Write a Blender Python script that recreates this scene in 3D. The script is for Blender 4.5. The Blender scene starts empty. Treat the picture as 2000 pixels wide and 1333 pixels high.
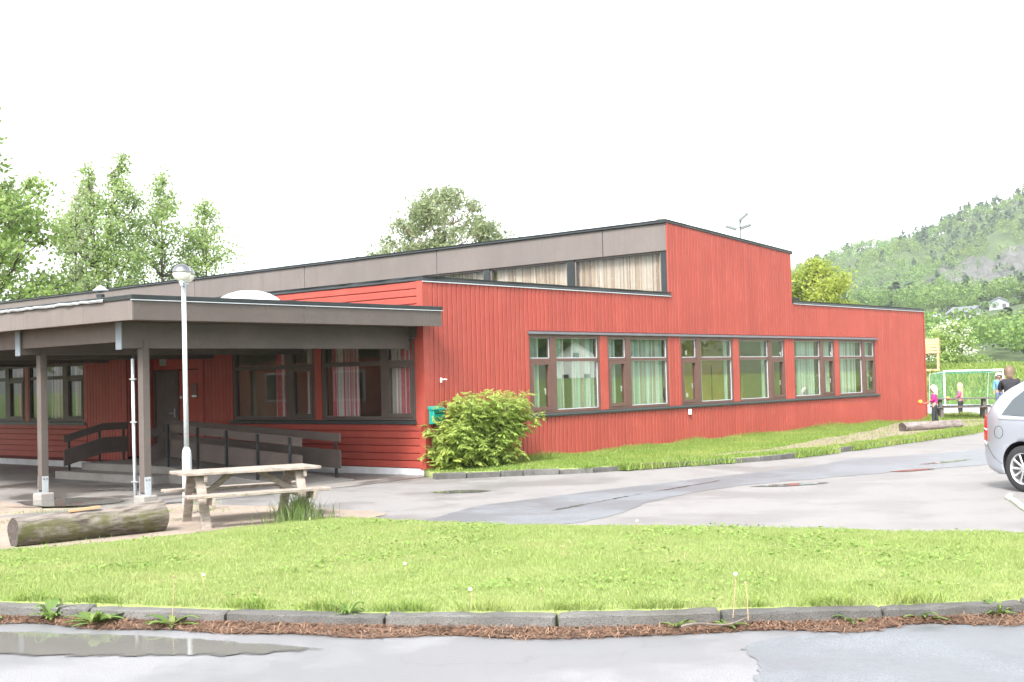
import bpy, bmesh, math, random
import numpy as np
from mathutils import Vector, Matrix
from mathutils.geometry import delaunay_2d_cdt

# ------------------------------------------------------------------ camera, sky, sun, exposure
sc = bpy.context.scene
COL = sc.collection
R = math.radians
random.seed(7)
RNG = np.random.default_rng(7)

def make_camera():
    f, yaw, pit, rol = 2429.18, R(40.637), R(1.783), R(-1.494)
    cy, sy = math.cos(yaw), math.sin(yaw)
    fw = Vector((-sy*math.cos(pit), cy*math.cos(pit), math.sin(pit)))
    r = Vector((cy, sy, 0)); u = r.cross(fw)
    r2 = r*math.cos(rol) + u*math.sin(rol)
    u2 = -r*math.sin(rol) + u*math.cos(rol)
    m = Matrix((r2, u2, -fw)).transposed().to_4x4()
    m.translation = Vector((16.11, -16.27, 1.70))
    cd = bpy.data.cameras.new('camera'); cd.sensor_width = 36.0
    cd.lens = f/2000.0*36.0
    cd.clip_start = 0.1; cd.clip_end = 6000
    co = bpy.data.objects.new('camera', cd); COL.objects.link(co)
    co.matrix_world = m
    sc.camera = co
make_camera()

SUN_ELEV = R(48); SUN_AZ = R(158)          # azimuth clockwise from +Y
world = bpy.data.worlds.new('World'); sc.world = world; world.use_nodes = True
wt = world.node_tree; wt.nodes.clear()
sky = wt.nodes.new('ShaderNodeTexSky'); sky.sky_type = 'NISHITA'; sky.sun_disc = False
sky.sun_elevation = SUN_ELEV; sky.sun_rotation = SUN_AZ
sky.air_density = 1.0; sky.dust_density = 3.0; sky.ozone_density = 1.0
hs = wt.nodes.new('ShaderNodeHueSaturation'); hs.inputs['Saturation'].default_value = 0.12
bg = wt.nodes.new('ShaderNodeBackground'); bg.inputs['Strength'].default_value = 0.14
wo = wt.nodes.new('ShaderNodeOutputWorld')
wt.links.new(sky.outputs[0], hs.inputs['Color']); wt.links.new(hs.outputs[0], bg.inputs[0]); wt.links.new(bg.outputs[0], wo.inputs[0])

sl = bpy.data.lights.new('sun', 'SUN'); sl.energy = 1.5; sl.angle = R(11); sl.color = (1.0, 0.96, 0.90)
so = bpy.data.objects.new('sun', sl); COL.objects.link(so)
sd = Vector((math.sin(SUN_AZ)*math.cos(SUN_ELEV), math.cos(SUN_AZ)*math.cos(SUN_ELEV), math.sin(SUN_ELEV)))
so.rotation_euler = sd.to_track_quat('Z', 'Y').to_euler(); so.location = (30, -40, 60)

vs = sc.view_settings
vs.view_transform = 'Standard'; vs.look = 'None'; vs.gamma = 1.0; vs.use_curve_mapping = False
vs.exposure = 2.03
sc.cycles.use_denoising = True
sc.cycles.max_bounces = 6; sc.cycles.transparent_max_bounces = 16; sc.cycles.volume_bounces = 1
sc.cycles.caustics_reflective = False; sc.cycles.caustics_refractive = False

# ------------------------------------------------------------------ materials
def nn(t, typ, **kw):
    n = t.nodes.new(typ)
    for k, v in kw.items(): setattr(n, k, v)
    return n
def mix_rgb(t, a, b, fac):
    m = nn(t, 'ShaderNodeMix', data_type='RGBA')
    for sock, v in ((m.inputs[0], fac), (m.inputs[6], a), (m.inputs[7], b)):
        if hasattr(v, 'links'): t.links.new(v, sock)
        elif isinstance(v, (int, float)): sock.default_value = v
        else: sock.default_value = (*v[:3], 1)
    return m.outputs[2]
def noise(t, scale, detail=4, rough=.55, vec=None, dim='3D'):
    n = nn(t, 'ShaderNodeTexNoise', noise_dimensions=dim)
    n.inputs['Scale'].default_value = scale; n.inputs['Detail'].default_value = detail; n.inputs['Roughness'].default_value = rough
    if vec is None: vec = nn(t, 'ShaderNodeNewGeometry').outputs['Position']
    t.links.new(vec, n.inputs['Vector'])
    return n.outputs[0]
def ramp(t, inp, stops, interp='LINEAR'):
    r = nn(t, 'ShaderNodeValToRGB'); r.color_ramp.interpolation = interp
    e = r.color_ramp.elements
    while len(e) < len(stops): e.new(.5)
    for q, (p, c) in zip(e, stops):
        q.position = p; q.color = (c, c, c, 1) if isinstance(c, (int, float)) else (*c[:3], 1)
    t.links.new(inp, r.inputs[0]); return r.outputs[0]
def scaled_pos(t, sx, sy, sz):
    m = nn(t, 'ShaderNodeMapping'); m.inputs['Scale'].default_value = (sx, sy, sz)
    t.links.new(nn(t, 'ShaderNodeNewGeometry').outputs['Position'], m.inputs['Vector']); return m.outputs[0]
def bump(t, h, strength=.3, dist=.01):
    b = nn(t, 'ShaderNodeBump'); b.inputs['Strength'].default_value = strength; b.inputs['Distance'].default_value = dist
    t.links.new(h, b.inputs['Height']); return b.outputs[0]
def dk(c, k): return tuple(min(1, x*k) for x in c)
def base(name):
    m = bpy.data.materials.new(name); m.use_nodes = True; t = m.node_tree; t.nodes.clear()
    p = nn(t, 'ShaderNodeBsdfPrincipled'); o = nn(t, 'ShaderNodeOutputMaterial'); t.links.new(p.outputs[0], o.inputs[0])
    return m, t, p
def pm(name, col, rough=.6, var=.18, scale=3.0, fine=0.0, fscale=60, bmp=.15, bscale=80, bdist=.004, metal=0, spec=.5, rnd=0.0, streak=None, dirt=None, dirt_amt=.3):
    """general painted/solid surface: colour with broad and fine variation, per-object random tint, bump"""
    m, t, p = base(name)
    c = mix_rgb(t, dk(col, 1-var), dk(col, 1+var), ramp(t, noise(t, scale), [(.3, 0.), (.7, 1.)]))
    if fine: c = mix_rgb(t, c, dk(col, 1-fine*2.2), ramp(t, noise(t, fscale, 3), [(.5, 0.), (.75, 1.)]))
    if streak:
        c = mix_rgb(t, c, dk(col, streak[3]), ramp(t, noise(t, 1, 5, .65, scaled_pos(t, *streak[:3])), [(.48, 0.), (.72, 1.)]))
    if dirt is not None:
        d = nn(t, 'ShaderNodeMath', operation='MULTIPLY'); t.links.new(ramp(t, noise(t, 1.7, 6, .7), [(.48, 0.), (.7, 1.)]), d.inputs[0]); d.inputs[1].default_value = dirt_amt
        c = mix_rgb(t, c, dirt, d.outputs[0])
    if rnd:
        oi = nn(t, 'ShaderNodeObjectInfo')
        c2 = nn(t, 'ShaderNodeHueSaturation'); t.links.new(c, c2.inputs['Color'])
        mr = nn(t, 'ShaderNodeMapRange'); mr.inputs[3].default_value = 1-rnd; mr.inputs[4].default_value = 1+rnd
        t.links.new(oi.outputs['Random'], mr.inputs[0]); t.links.new(mr.outputs[0], c2.inputs['Value']); c = c2.outputs[0]
    t.links.new(c, p.inputs['Base Color'])
    p.inputs['Roughness'].default_value = rough; p.inputs['Metallic'].default_value = metal; p.inputs['Specular IOR Level'].default_value = spec
    if bmp: t.links.new(bump(t, noise(t, bscale, 3), bmp, bdist), p.inputs['Normal'])
    return m
def wood(name, col, dark, rough=.75, axis=(1, 1, 12)):
    m, t, p = base(name)
    g = noise(t, 3, 6, .6, scaled_pos(t, *axis))
    c = mix_rgb(t, dark, col, ramp(t, g, [(.32, 0.), (.6, 1.)]))
    c = mix_rgb(t, c, dk(col, 1.15), ramp(t, noise(t, 2.2), [(.5, 0.), (.75, .6)]))
    t.links.new(c, p.inputs['Base Color']); p.inputs['Roughness'].default_value = rough
    t.links.new(bump(t, g, .4, .006), p.inputs['Normal'])
    return m
def leaf(name, c1, c2, c3=None, trans=.35, rough=.55, nscale=.6):
    """foliage: per-leaf random colour between c1 and c2, translucent"""
    m = bpy.data.materials.new(name); m.use_nodes = True; t = m.node_tree; t.nodes.clear()
    g = nn(t, 'ShaderNodeNewGeometry')
    c = mix_rgb(t, c1, c2, g.outputs['Random Per Island'])
    if c3: c = mix_rgb(t, c, c3, ramp(t, noise(t, nscale, 3), [(.48, 0.), (.68, .8)]))
    d = nn(t, 'ShaderNodeBsdfPrincipled'); d.inputs['Roughness'].default_value = rough; d.inputs['Specular IOR Level'].default_value = .3
    tr = nn(t, 'ShaderNodeBsdfTranslucent'); ms = nn(t, 'ShaderNodeMixShader'); ms.inputs[0].default_value = trans
    hv = nn(t, 'ShaderNodeHueSaturation'); hv.inputs['Value'].default_value = 1.25; t.links.new(c, hv.inputs['Color'])
    t.links.new(c, d.inputs['Base Color']); t.links.new(hv.outputs[0], tr.inputs['Color'])
    t.links.new(d.outputs[0], ms.inputs[1]); t.links.new(tr.outputs[0], ms.inputs[2])
    o = nn(t, 'ShaderNodeOutputMaterial'); t.links.new(ms.outputs[0], o.inputs[0])
    return m
def glass(name, f0=.135, tint=(.93, .95, .94)):
    """window pane: clear transmission with a mirror reflection that grows at grazing angles (Schlick), gently uneven sheet"""
    m = bpy.data.materials.new(name); m.use_nodes = True; t = m.node_tree; t.nodes.clear()
    lw = nn(t, 'ShaderNodeLayerWeight'); lw.inputs[0].default_value = .5
    pw = nn(t, 'ShaderNodeMath', operation='POWER'); t.links.new(lw.outputs['Facing'], pw.inputs[0]); pw.inputs[1].default_value = 5
    mr = nn(t, 'ShaderNodeMapRange'); mr.inputs[3].default_value = f0; mr.inputs[4].default_value = 1; t.links.new(pw.outputs[0], mr.inputs[0])
    a = nn(t, 'ShaderNodeBsdfTransparent'); a.inputs[0].default_value = (*tint, 1)
    b = nn(t, 'ShaderNodeBsdfGlossy'); b.inputs['Roughness'].default_value = 0; b.inputs[0].default_value = (.95, .97, .97, 1)
    ms = nn(t, 'ShaderNodeMixShader'); t.links.new(mr.outputs[0], ms.inputs[0]); t.links.new(a.outputs[0], ms.inputs[1]); t.links.new(b.outputs[0], ms.inputs[2])
    o = nn(t, 'ShaderNodeOutputMaterial'); t.links.new(ms.outputs[0], o.inputs[0]); return m
def asphalt(name, col, wet=.5, wetcol=.6, dry_rough=.7, wet_rough=.28, wscale=.35, spec=.5, speck=.6):
    """asphalt with aggregate speckle; damp areas are smoother and darker"""
    m, t, p = base(name)
    w = ramp(t, noise(t, wscale, 5, .6), [(.62-wet*.35, 0.), (.72-wet*.35, 1.)])
    sp = noise(t, 130, 2, .7)
    c = mix_rgb(t, dk(col, 1-speck*.6), dk(col, 1+speck), ramp(t, sp, [(.35, 0.), (.65, 1.)]))
    c = mix_rgb(t, c, dk(col, .8), ramp(t, noise(t, 1.1, 6, .7), [(.5, 0.), (.7, .7)]))
    c = mix_rgb(t, c, dk(col, wetcol), w)
    c = mix_rgb(t, c, dk(col, .62), ramp(t, noise(t, 16, 9, .75), [(.54, 0.), (.74, .5)]))
    vo = nn(t, 'ShaderNodeTexVoronoi', feature='DISTANCE_TO_EDGE'); vo.inputs['Scale'].default_value = .32
    wv = nn(t, 'ShaderNodeVectorMath', operation='ADD'); nz = nn(t, 'ShaderNodeTexNoise'); nz.inputs['Scale'].default_value = 1.3; nz.inputs['Detail'].default_value = 6; t.links.new(nn(t, 'ShaderNodeNewGeometry').outputs['Position'], wv.inputs[0]); t.links.new(nn(t, 'ShaderNodeNewGeometry').outputs['Position'], nz.inputs['Vector']); t.links.new(nz.outputs['Color'], wv.inputs[1]); t.links.new(wv.outputs[0], vo.inputs['Vector'])
    ck = nn(t, 'ShaderNodeMath', operation='MULTIPLY'); t.links.new(ramp(t, vo.outputs[0], [(.0, 1.), (.004, 0.)]), ck.inputs[0]); t.links.new(ramp(t, noise(t, .5, 3), [(.52, 0.), (.6, .35)]), ck.inputs[1])
    c = mix_rgb(t, c, dk(col, .3), ck.outputs[0])
    t.links.new(c, p.inputs['Base Color'])
    rr = nn(t, 'ShaderNodeMapRange'); rr.inputs[3].default_value = dry_rough; rr.inputs[4].default_value = wet_rough
    t.links.new(w, rr.inputs[0]); t.links.new(rr.outputs[0], p.inputs['Roughness']); p.inputs['Specular IOR Level'].default_value = spec
    t.links.new(bump(t, sp, .5, .004), p.inputs['Normal'])
    return m
def stripes(name, cols, axis, freq, rough=.9, trans=.25):
    """woven curtain cloth with coloured vertical stripes running along one world axis"""
    m = bpy.data.materials.new(name); m.use_nodes = True; t = m.node_tree; t.nodes.clear()
    pos = nn(t, 'ShaderNodeSeparateXYZ'); t.links.new(nn(t, 'ShaderNodeNewGeometry').outputs['Position'], pos.inputs[0])
    mu = nn(t, 'ShaderNodeMath', operation='MULTIPLY'); t.links.new(pos.outputs[axis], mu.inputs[0]); mu.inputs[1].default_value = freq
    n = nn(t, 'ShaderNodeTexNoise', noise_dimensions='1D'); n.inputs['Scale'].default_value = 1; n.inputs['Detail'].default_value = 1
    t.links.new(mu.outputs[0], n.inputs['W'])
    k = len(cols); c = ramp(t, n.outputs[0], [(.30+.42*i/max(1, k-1), cc) for i, cc in enumerate(cols)], 'CONSTANT')
    c = mix_rgb(t, c, (.5, .48, .44), ramp(t, noise(t, 14, 3), [(.55, 0.), (.75, .35)]))
    d = nn(t, 'ShaderNodeBsdfPrincipled'); d.inputs['Roughness'].default_value = rough; t.links.new(c, d.inputs['Base Color'])
    tr = nn(t, 'ShaderNodeBsdfTranslucent'); t.links.new(c, tr.inputs[0])
    ms = nn(t, 'ShaderNodeMixShader'); ms.inputs[0].default_value = trans
    t.links.new(d.outputs[0], ms.inputs[1]); t.links.new(tr.outputs[0], ms.inputs[2])
    o = nn(t, 'ShaderNodeOutputMaterial'); t.links.new(ms.outputs[0], o.inputs[0]); return m

RED = (.315, .053, .038)
M = {}
M['red'] = pm('red_paint', RED, .55, .11, .7, .04, 25, .25, 60, .003, rnd=.06, streak=(3, 3, .25, .96), dirt=(.42, .105, .078), dirt_amt=.25)
M['redtrim'] = pm('red_trim_paint', dk(RED, 1.06), .5, .10, 2, 0, 60, .1, rnd=.05, dirt=(.42, .14, .11), dirt_amt=.25)
M['wallback'] = pm('wall_sheathing', (.10, .014, .011), .8, .1)
M['brown'] = pm('dark_brown_panel', (.098, .082, .074), .7, .12, .9, .08, 20, .2, 30, .004, streak=(1.2, 1.2, 6, .86), dirt=(.135, .115, .107), dirt_amt=.35)
M['fascia'] = pm('pale_brown_panel', (.138, .119, .111), .75, .10, .8, .05, 25, .15, 40, .003, streak=(5, 5, .5, .86), dirt=(.11, .09, .085), dirt_amt=.35)
M['brownrail'] = pm('brown_rail_paint', (.075, .060, .054), .6, .15, 3, .10, 30, .3, 60, .003, dirt=(.16, .11, .09), dirt_amt=.25)
M['winframe'] = pm('brown_window_frame', (.115, .060, .048), .45, .12, 5, 0, 60, .05, rnd=.05)
M['winframe2'] = pm('dark_brown_window_frame', (.085, .066, .058), .5, .12, 5, 0, 60, .05, rnd=.05)
M['black'] = pm('black_metal_flashing', (.028, .034, .036), .38, .2, 2, 0, 60, .25, 7, .02, metal=.3)
M['sill'] = pm('dark_sill', (.03, .038, .038), .42, .15, 3, 0, 60, .05)
M['headflash'] = pm('grey_head_flashing', (.16, .165, .18), .4, .12, 3, 0, 60, .1, metal=.5)
M['felt'] = pm('roof_felt', (.05, .055, .06), .85, .2, 1, .2, 80, .3)
M['found'] = pm('white_foundation', (.62, .63, .66), .85, .08, 1.2, .05, 30, .3, 50, .004, dirt=(.36, .33, .30), dirt_amt=.4)
M['concrete'] = pm('concrete', (.25, .238, .222), .85, .14, 1.4, .10, 35, .4, 60, .004, dirt=(.14, .125, .11), dirt_amt=.5)
M['pane'] = glass('window_pane')
M['pane3'] = glass('clerestory_pane', .02)
M['pane2'] = glass('end_window_pane', .05)
M['blackpost'] = pm('black_steel', (.02, .022, .024), .45, .1, 4, 0, 60, .03)
M['galv'] = pm('galvanised_steel', (.50, .54, .57), .45, .12, 5, .08, 40, .1, metal=.55)
M['endplate'] = pm('blue_grey_plate', (.14, .165, .19), .5, .1)
M['galvpaint'] = pm('grey_primed_steel', (.52, .57, .61), .5, .08, 3, .06, 30, .05, metal=.2)
M['shadedceil'] = pm('shade_dark_ceiling', (.10, .07, .045), .8, .15)  # shade under the canopy put into the inner ceiling colour
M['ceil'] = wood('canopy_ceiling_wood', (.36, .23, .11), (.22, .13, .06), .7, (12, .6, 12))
M['inner'] = pm('interior_cream', (.52, .46, .33), .85, .05)
M['inneryellow'] = pm('interior_yellow', (.80, .50, .06), .8, .12, 1.2)
M['innerfloor'] = pm('interior_floor', (.22, .20, .18), .4, .1)
M['white'] = pm('white_paint', (.75, .75, .74), .5, .04, 3)
M['paper'] = pm('paper', (.8, .8, .78), .8, .02)
M['cur_green'] = stripes('mint_curtain', [(.40, .58, .48), (.64, .74, .68), (.34, .50, .42), (.45, .34, .29), (.70, .75, .70)], 1, 9.)
M['cur_red'] = stripes('red_white_curtain', [(.74, .72, .70), (.64, .15, .18), (.78, .76, .74), (.60, .32, .36), (.8, .78, .76)], 0, 11.)
M['cur_cream'] = stripes('cream_curtain', [(.36, .26, .20), (.46, .38, .33), (.27, .18, .135), (.50, .43, .38)], 0, 9., .9, .2)
M['tablewood'] = wood('weathered_table_wood', (.30, .26, .225), (.155, .128, .108), .8, (7, 2, 7))
M['mastgrey'] = pm('mast_grey', (.12, .135, .14), .6, .1)
M['oldwood'] = wood('old_grey_wood', (.13, .11, .10), (.06, .052, .047), .85, (6, 2, 6))
M['door'] = pm('grey_brown_door', (.115, .10, .09), .6, .1, 4, 0, 60, .1, rnd=.06)
M['teal'] = pm('green_letterbox_paint', (.01, .27, .22), .35, .08, 4, 0, 60, .02, dirt=(.05, .22, .18), dirt_amt=.3)

# ------------------------------------------------------------------ geometry helpers
def link(name, me, mat=None, parent=None):
    o = bpy.data.objects.new(name, me); COL.objects.link(o)
    if mat is not None and me is not None and not me.materials: me.materials.append(mat)
    if parent is not None: o.parent = parent
    return o
def tag(o, label=None, cat=None, group=None, kind=None):
    if label: o['label'] = label
    if cat: o['category'] = cat
    if group: o['group'] = group
    if kind: o['kind'] = kind
    return o
def thing(name, loc=(0, 0, 0), label=None, cat=None, group=None, rz=0):
    o = bpy.data.objects.new(name, None); COL.objects.link(o)
    o.location = loc; o.rotation_euler = (0, 0, rz); o.empty_display_size = .2
    return tag(o, label, cat, group)
class MB:
    def __init__(s): s.v = []; s.f = []
    def add(s, v, f):
        b = len(s.v); s.v += [tuple(p) for p in v]; s.f += [tuple(b+i for i in q) for q in f]; return s
    def box(s, x0, x1, y0, y1, z0, z1):
        x0, x1 = min(x0, x1), max(x0, x1); y0, y1 = min(y0, y1), max(y0, y1); z0, z1 = min(z0, z1), max(z0, z1)
        return s.add([(x0, y0, z0), (x1, y0, z0), (x1, y1, z0), (x0, y1, z0), (x0, y0, z1), (x1, y0, z1), (x1, y1, z1), (x0, y1, z1)],
                     [(0, 3, 2, 1), (4, 5, 6, 7), (0, 1, 5, 4), (1, 2, 6, 5), (2, 3, 7, 6), (3, 0, 4, 7)])
    def bar(s, a, b, w, h, up=(0, 0, 1)):
        """box beam from a to b with width w (sideways) and height h (along up)"""
        a = Vector(a); b = Vector(b); d = (b-a).normalized(); r = d.cross(Vector(up)).normalized()*(w/2); u = r.cross(d).normalized()*(h/2)
        P = [a-r-u, a+r-u, a+r+u, a-r+u, b-r-u, b+r-u, b+r+u, b-r+u]
        return s.add(P, [(0, 1, 2, 3), (7, 6, 5, 4), (0, 4, 5, 1), (1, 5, 6, 2), (2, 6, 7, 3), (3, 7, 4, 0)])
    def tube(s, path, rad, n=8, caps=True):
        path = [Vector(p) for p in path]; k = len(path)
        if isinstance(rad, (int, float)): rad = [rad]*k
        rings = []; prev = None
        for i, p in enumerate(path):
            d = (path[min(i+1, k-1)]-path[max(i-1, 0)]).normalized()
            if prev is None:
                ref = Vector((0, 0, 1)) if abs(d.z) < .9 else Vector((1, 0, 0)); u = d.cross(ref).normalized()
            else: u = (prev-d*prev.dot(d)).normalized()
            prev = u; w = d.cross(u)
            rings.append([p+(u*math.cos(2*math.pi*j/n)+w*math.sin(2*math.pi*j/n))*rad[i] for j in range(n)])
        v = [q for r in rings for q in r]
        f = [(i*n+j, i*n+(j+1) % n, (i+1)*n+(j+1) % n, (i+1)*n+j) for i in range(k-1) for j in range(n)]
        if caps: f += [tuple(reversed(range(n))), tuple((k-1)*n+j for j in range(n))]
        return s.add(v, f)
    def lathe(s, prof, c=(0, 0, 0), n=16, caps=True):
        v = []; f = []
        for r, z in prof: v += [(c[0]+r*math.cos(2*math.pi*j/n), c[1]+r*math.sin(2*math.pi*j/n), c[2]+z) for j in range(n)]
        k = len(prof)
        f = [(i*n+j, i*n+(j+1) % n, (i+1)*n+(j+1) % n, (i+1)*n+j) for i in range(k-1) for j in range(n)]
        if caps: f += [tuple(reversed(range(n))), tuple((k-1)*n+j for j in range(n))]
        return s.add(v, f)
    def prism(s, poly, a, b, axis=2):
        """extrude a 2D polygon between a and b along axis (0: poly=(y,z), 1: poly=(x,z), 2: poly=(x,y))"""
        def P(q, h):
            return (h, q[0], q[1]) if axis == 0 else (q[0], h, q[1]) if axis == 1 else (q[0], q[1], h)
        n = len(poly); v = [P(q, a) for q in poly]+[P(q, b) for q in poly]
        return s.add(v, [tuple(reversed(range(n))), tuple(range(n, 2*n))]+[(i, (i+1) % n, n+(i+1) % n, n+i) for i in range(n)])
    def mesh(s, name, bevel=0, smooth=False):
        me = bpy.data.meshes.new(name); me.from_pydata(s.v, [], s.f)
        bm = bmesh.new(); bm.from_mesh(me)
        bmesh.ops.recalc_face_normals(bm, faces=bm.faces)
        if bevel: bmesh.ops.bevel(bm, geom=list(bm.edges), offset=bevel, segments=1, affect='EDGES', clamp_overlap=True)
        bm.to_mesh(me); bm.free()
        if smooth: me.polygons.foreach_set('use_smooth', [True]*len(me.polygons))
        return me
    def build(s, name, mat, parent=None, bevel=0, smooth=False):
        return link(name, s.mesh(name, bevel, smooth), mat, parent)
def np_mesh(name, V, F, mat, smooth=False):
    """fast mesh from arrays; F is (n,3) or (n,4)"""
    me = bpy.data.meshes.new(name); n, k = F.shape
    me.vertices.add(len(V)); me.vertices.foreach_set('co', np.ascontiguousarray(V, dtype=np.float32).ravel())
    me.loops.add(n*k); me.loops.foreach_set('vertex_index', np.ascontiguousarray(F, dtype=np.int32).ravel())
    me.polygons.add(n); me.polygons.foreach_set('loop_start', np.arange(0, n*k, k, dtype=np.int32))
    me.polygons.foreach_set('loop_total', np.full(n, k, dtype=np.int32))
    if smooth: me.polygons.foreach_set('use_smooth', np.ones(n, dtype=bool))
    me.update(calc_edges=True); me.materials.append(mat); return me
def copy_tree(o, parent=None):
    c = o.copy(); COL.objects.link(c); c.parent = parent
    for ch in list(o.children): copy_tree(ch, c)
    return c
def sstep(a, b, x):
    t = max(0., min(1., (x-a)/(b-a))); return t*t*(3-2*t)
def gz(x, y):
    """height of the hard ground: the forecourt under the canopy lies in a shallow dip"""
    return -0.10*sstep(.5, -2.6, x)*sstep(-9.5, -7.2, y)*(1-sstep(-22, -30, x))
def catmull(pts, n=8, closed=True):
    P = [np.array(p, float) for p in pts]; out = []; k = len(P)
    for i in range(k if closed else k-1):
        if closed: a, b, c, d = P[(i-1) % k], P[i], P[(i+1) % k], P[(i+2) % k]
        else: a, b, c, d = P[max(i-1, 0)], P[i], P[i+1], P[min(i+2, k-1)]
        for j in range(n):
            t = j/n
            out.append(.5*((2*b)+(-a+c)*t+(2*a-5*b+4*c-d)*t*t+(-a+3*b-3*c+d)*t**3))
    if not closed: out.append(P[-1])
    return out
def rough_outline(pts, n=8, jit=.03, seed=1, smooth=True):
    rg = np.random.default_rng(seed)
    out = catmull(pts, n) if smooth else [np.array(p, float) for p in pts]
    return [p+rg.normal(0, jit, 2) for p in out]
def sheet(name, outline, zoff, mat, step=.6, zf=None, kind='structure', thick=0, edge=False):
    """ground sheet: triangulated outline with interior grid points lifted onto the ground function"""
    zf = zf or gz
    P = [Vector((p[0], p[1])) for p in outline]; n = len(P)
    xs = [p.x for p in P]; ys = [p.y for p in P]
    pts = list(P)
    x = min(xs)+step/2
    while x < max(xs):
        y = min(ys)+step/2
        while y < max(ys):
            pts.append(Vector((x+random.uniform(-.1, .1)*step, y+random.uniform(-.1, .1)*step))); y += step
        x += step
    v, e, f = delaunay_2d_cdt(pts, [(i, (i+1) % n) for i in range(n)], [list(range(n))], 1, 1e-5)[:3]
    me = bpy.data.meshes.new(name); me.from_pydata([(p.x, p.y, zf(p.x, p.y)+zoff) for p in v], [], f)
    bm = bmesh.new(); bm.from_mesh(me)
    for fc in bm.faces:
        fc.normal_update()
        if fc.normal.z < 0: fc.normal_flip()
        fc.smooth = True
    if thick:
        r = bmesh.ops.extrude_edge_only(bm, edges=[e for e in bm.edges if e.is_boundary])
        for q in r['geom']:
            if isinstance(q, bmesh.types.BMVert): q.co.z -= thick
    bm.to_mesh(me); bm.free()
    if edge:
        A = np.array([(p.x, p.y) for p in P]); at_ = me.attributes.new('edge', 'FLOAT', 'POINT')
        at_.data.foreach_set('value', [float(np.sqrt(np.min((A[:, 0]-q.co.x)**2+(A[:, 1]-q.co.y)**2))) for q in me.vertices])
    return tag(link(name, me, mat), kind=kind)
def inside(poly, X, Y):
    P = np.array([(p[0], p[1]) for p in poly]); res = np.zeros(len(X), bool); j = len(P)-1
    for i in range(len(P)):
        xi, yi, xj, yj = P[i, 0], P[i, 1], P[j, 0], P[j, 1]
        c = ((yi > Y) != (yj > Y)) & (X < (xj-xi)*(Y-yi)/(yj-yi+1e-12)+xi); res ^= c; j = i
    return res
def blades(name, pts, hmin, hmax, w, mat, lean=.5, seed=1, sc_h=None):
    """grass blades: one bent two-segment blade per root point (pts: n x 3)"""
    rg = np.random.default_rng(seed); n = len(pts)
    a = rg.uniform(0, 2*math.pi, n); h = rg.uniform(hmin, hmax, n)
    if sc_h is not None: h = h*sc_h
    la = rg.uniform(0, 2*math.pi, n); L = rg.uniform(.1, 1, n)*lean*h
    dx, dy = np.cos(a)*w/2, np.sin(a)*w/2; lx, ly = np.cos(la)*L, np.sin(la)*L
    z = np.zeros(n)
    V = np.empty((n, 5, 3))
    V[:, 0] = pts-np.stack([dx, dy, z], 1); V[:, 1] = pts+np.stack([dx, dy, z], 1)
    mid = pts+np.stack([lx*.35, ly*.35, h*.6], 1)
    V[:, 2] = mid+np.stack([dx, dy, z], 1)*.8; V[:, 3] = mid-np.stack([dx, dy, z], 1)*.8
    V[:, 4] = pts+np.stack([lx, ly, h], 1)
    b = np.arange(n)[:, None]*5
    F = np.concatenate([b+np.array([[0, 1, 2]]), b+np.array([[0, 2, 3]]), b+np.array([[3, 2, 4]])], 0)
    return link(name, np_mesh(name, V.reshape(-1, 3), F, mat))
def leaf_quads(C, size, rg, up=.35, aspect=1.6):
    """folded-free pointed leaf faces (n centres) in random orientation -> V, F"""
    n = len(C)
    nrm = rg.normal(0, 1, (n, 3)); nrm[:, 2] += up*2; nrm /= np.linalg.norm(nrm, axis=1)[:, None]
    t = rg.normal(0, 1, (n, 3)); t -= nrm*np.sum(t*nrm, 1)[:, None]; t /= np.linalg.norm(t, axis=1)[:, None]
    b = np.cross(nrm, t); s = size*rg.uniform(.6, 1.25, n)[:, None]
    V = np.stack([C-t*s*.5*aspect, C+b*s*.5-t*s*.1, C+t*s*.5*aspect, C-b*s*.5-t*s*.1], 1)
    F = np.arange(n*4).reshape(n, 4)
    return V.reshape(-1, 3), F
def cluster_leaves(name, centers, radii, counts, size, mat, parent, seed, up=.35, flat=.8, aspect=1.6):
    rg = np.random.default_rng(seed); C = []
    for c, r, k in zip(centers, radii, counts):
        d = rg.normal(0, 1, (int(k), 3)); d /= np.linalg.norm(d, axis=1)[:, None]
        q = d*(rg.uniform(0.05, 1, int(k))**.5*np.where(rg.random(int(k)) < .32, 1.75, 1.08))[:, None]*r; q[:, 2] *= flat
        C.append(np.array(c)+q)
    V, F = leaf_quads(np.concatenate(C), size, rg, up, aspect)
    return link(name, np_mesh(name, V, F, mat), None, parent)

# ------------------------------------------------------------------ vegetation materials
M['lawnblade'] = leaf('lawn_grass_blades', (.225, .30, .092), (.345, .415, .155), (.345, .385, .16), .46, nscale=1.2)
M['vergeblade'] = leaf('verge_grass_blades', (.14, .235, .045), (.26, .34, .085), (.29, .33, .10), .4)
M['cloverleaf'] = leaf('clover_leaves', (.15, .25, .055), (.24, .34, .09), None, .3)
M['strawblade'] = leaf('dry_grass_blades', (.36, .33, .18), (.50, .45, .28), None, .3)
M['tuftblade'] = leaf('long_grass_blades', (.10, .17, .05), (.23, .30, .11), None, .35)
M['lawnsoil'] = pm('lawn_thatch', (.20, .255, .08), .9, .2, 2.5, .15, 60, .5, 90, .01, dirt=(.26, .24, .13), dirt_amt=.5)
M['poplar'] = leaf('poplar_leaves', (.24, .34, .12), (.38, .47, .20), (.21, .30, .11), .55, nscale=.5)
M['maple'] = leaf('large_tree_leaves', (.20, .31, .085), (.35, .45, .15), (.17, .26, .08), .55)
M['yellowleaf'] = leaf('yellow_green_leaves', (.27, .34, .06), (.42, .46, .11), (.24, .31, .07), .55)
M['pine'] = leaf('pine_needles', (.17, .22, .11), (.31, .35, .19), (.15, .19, .11), .45)
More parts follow.
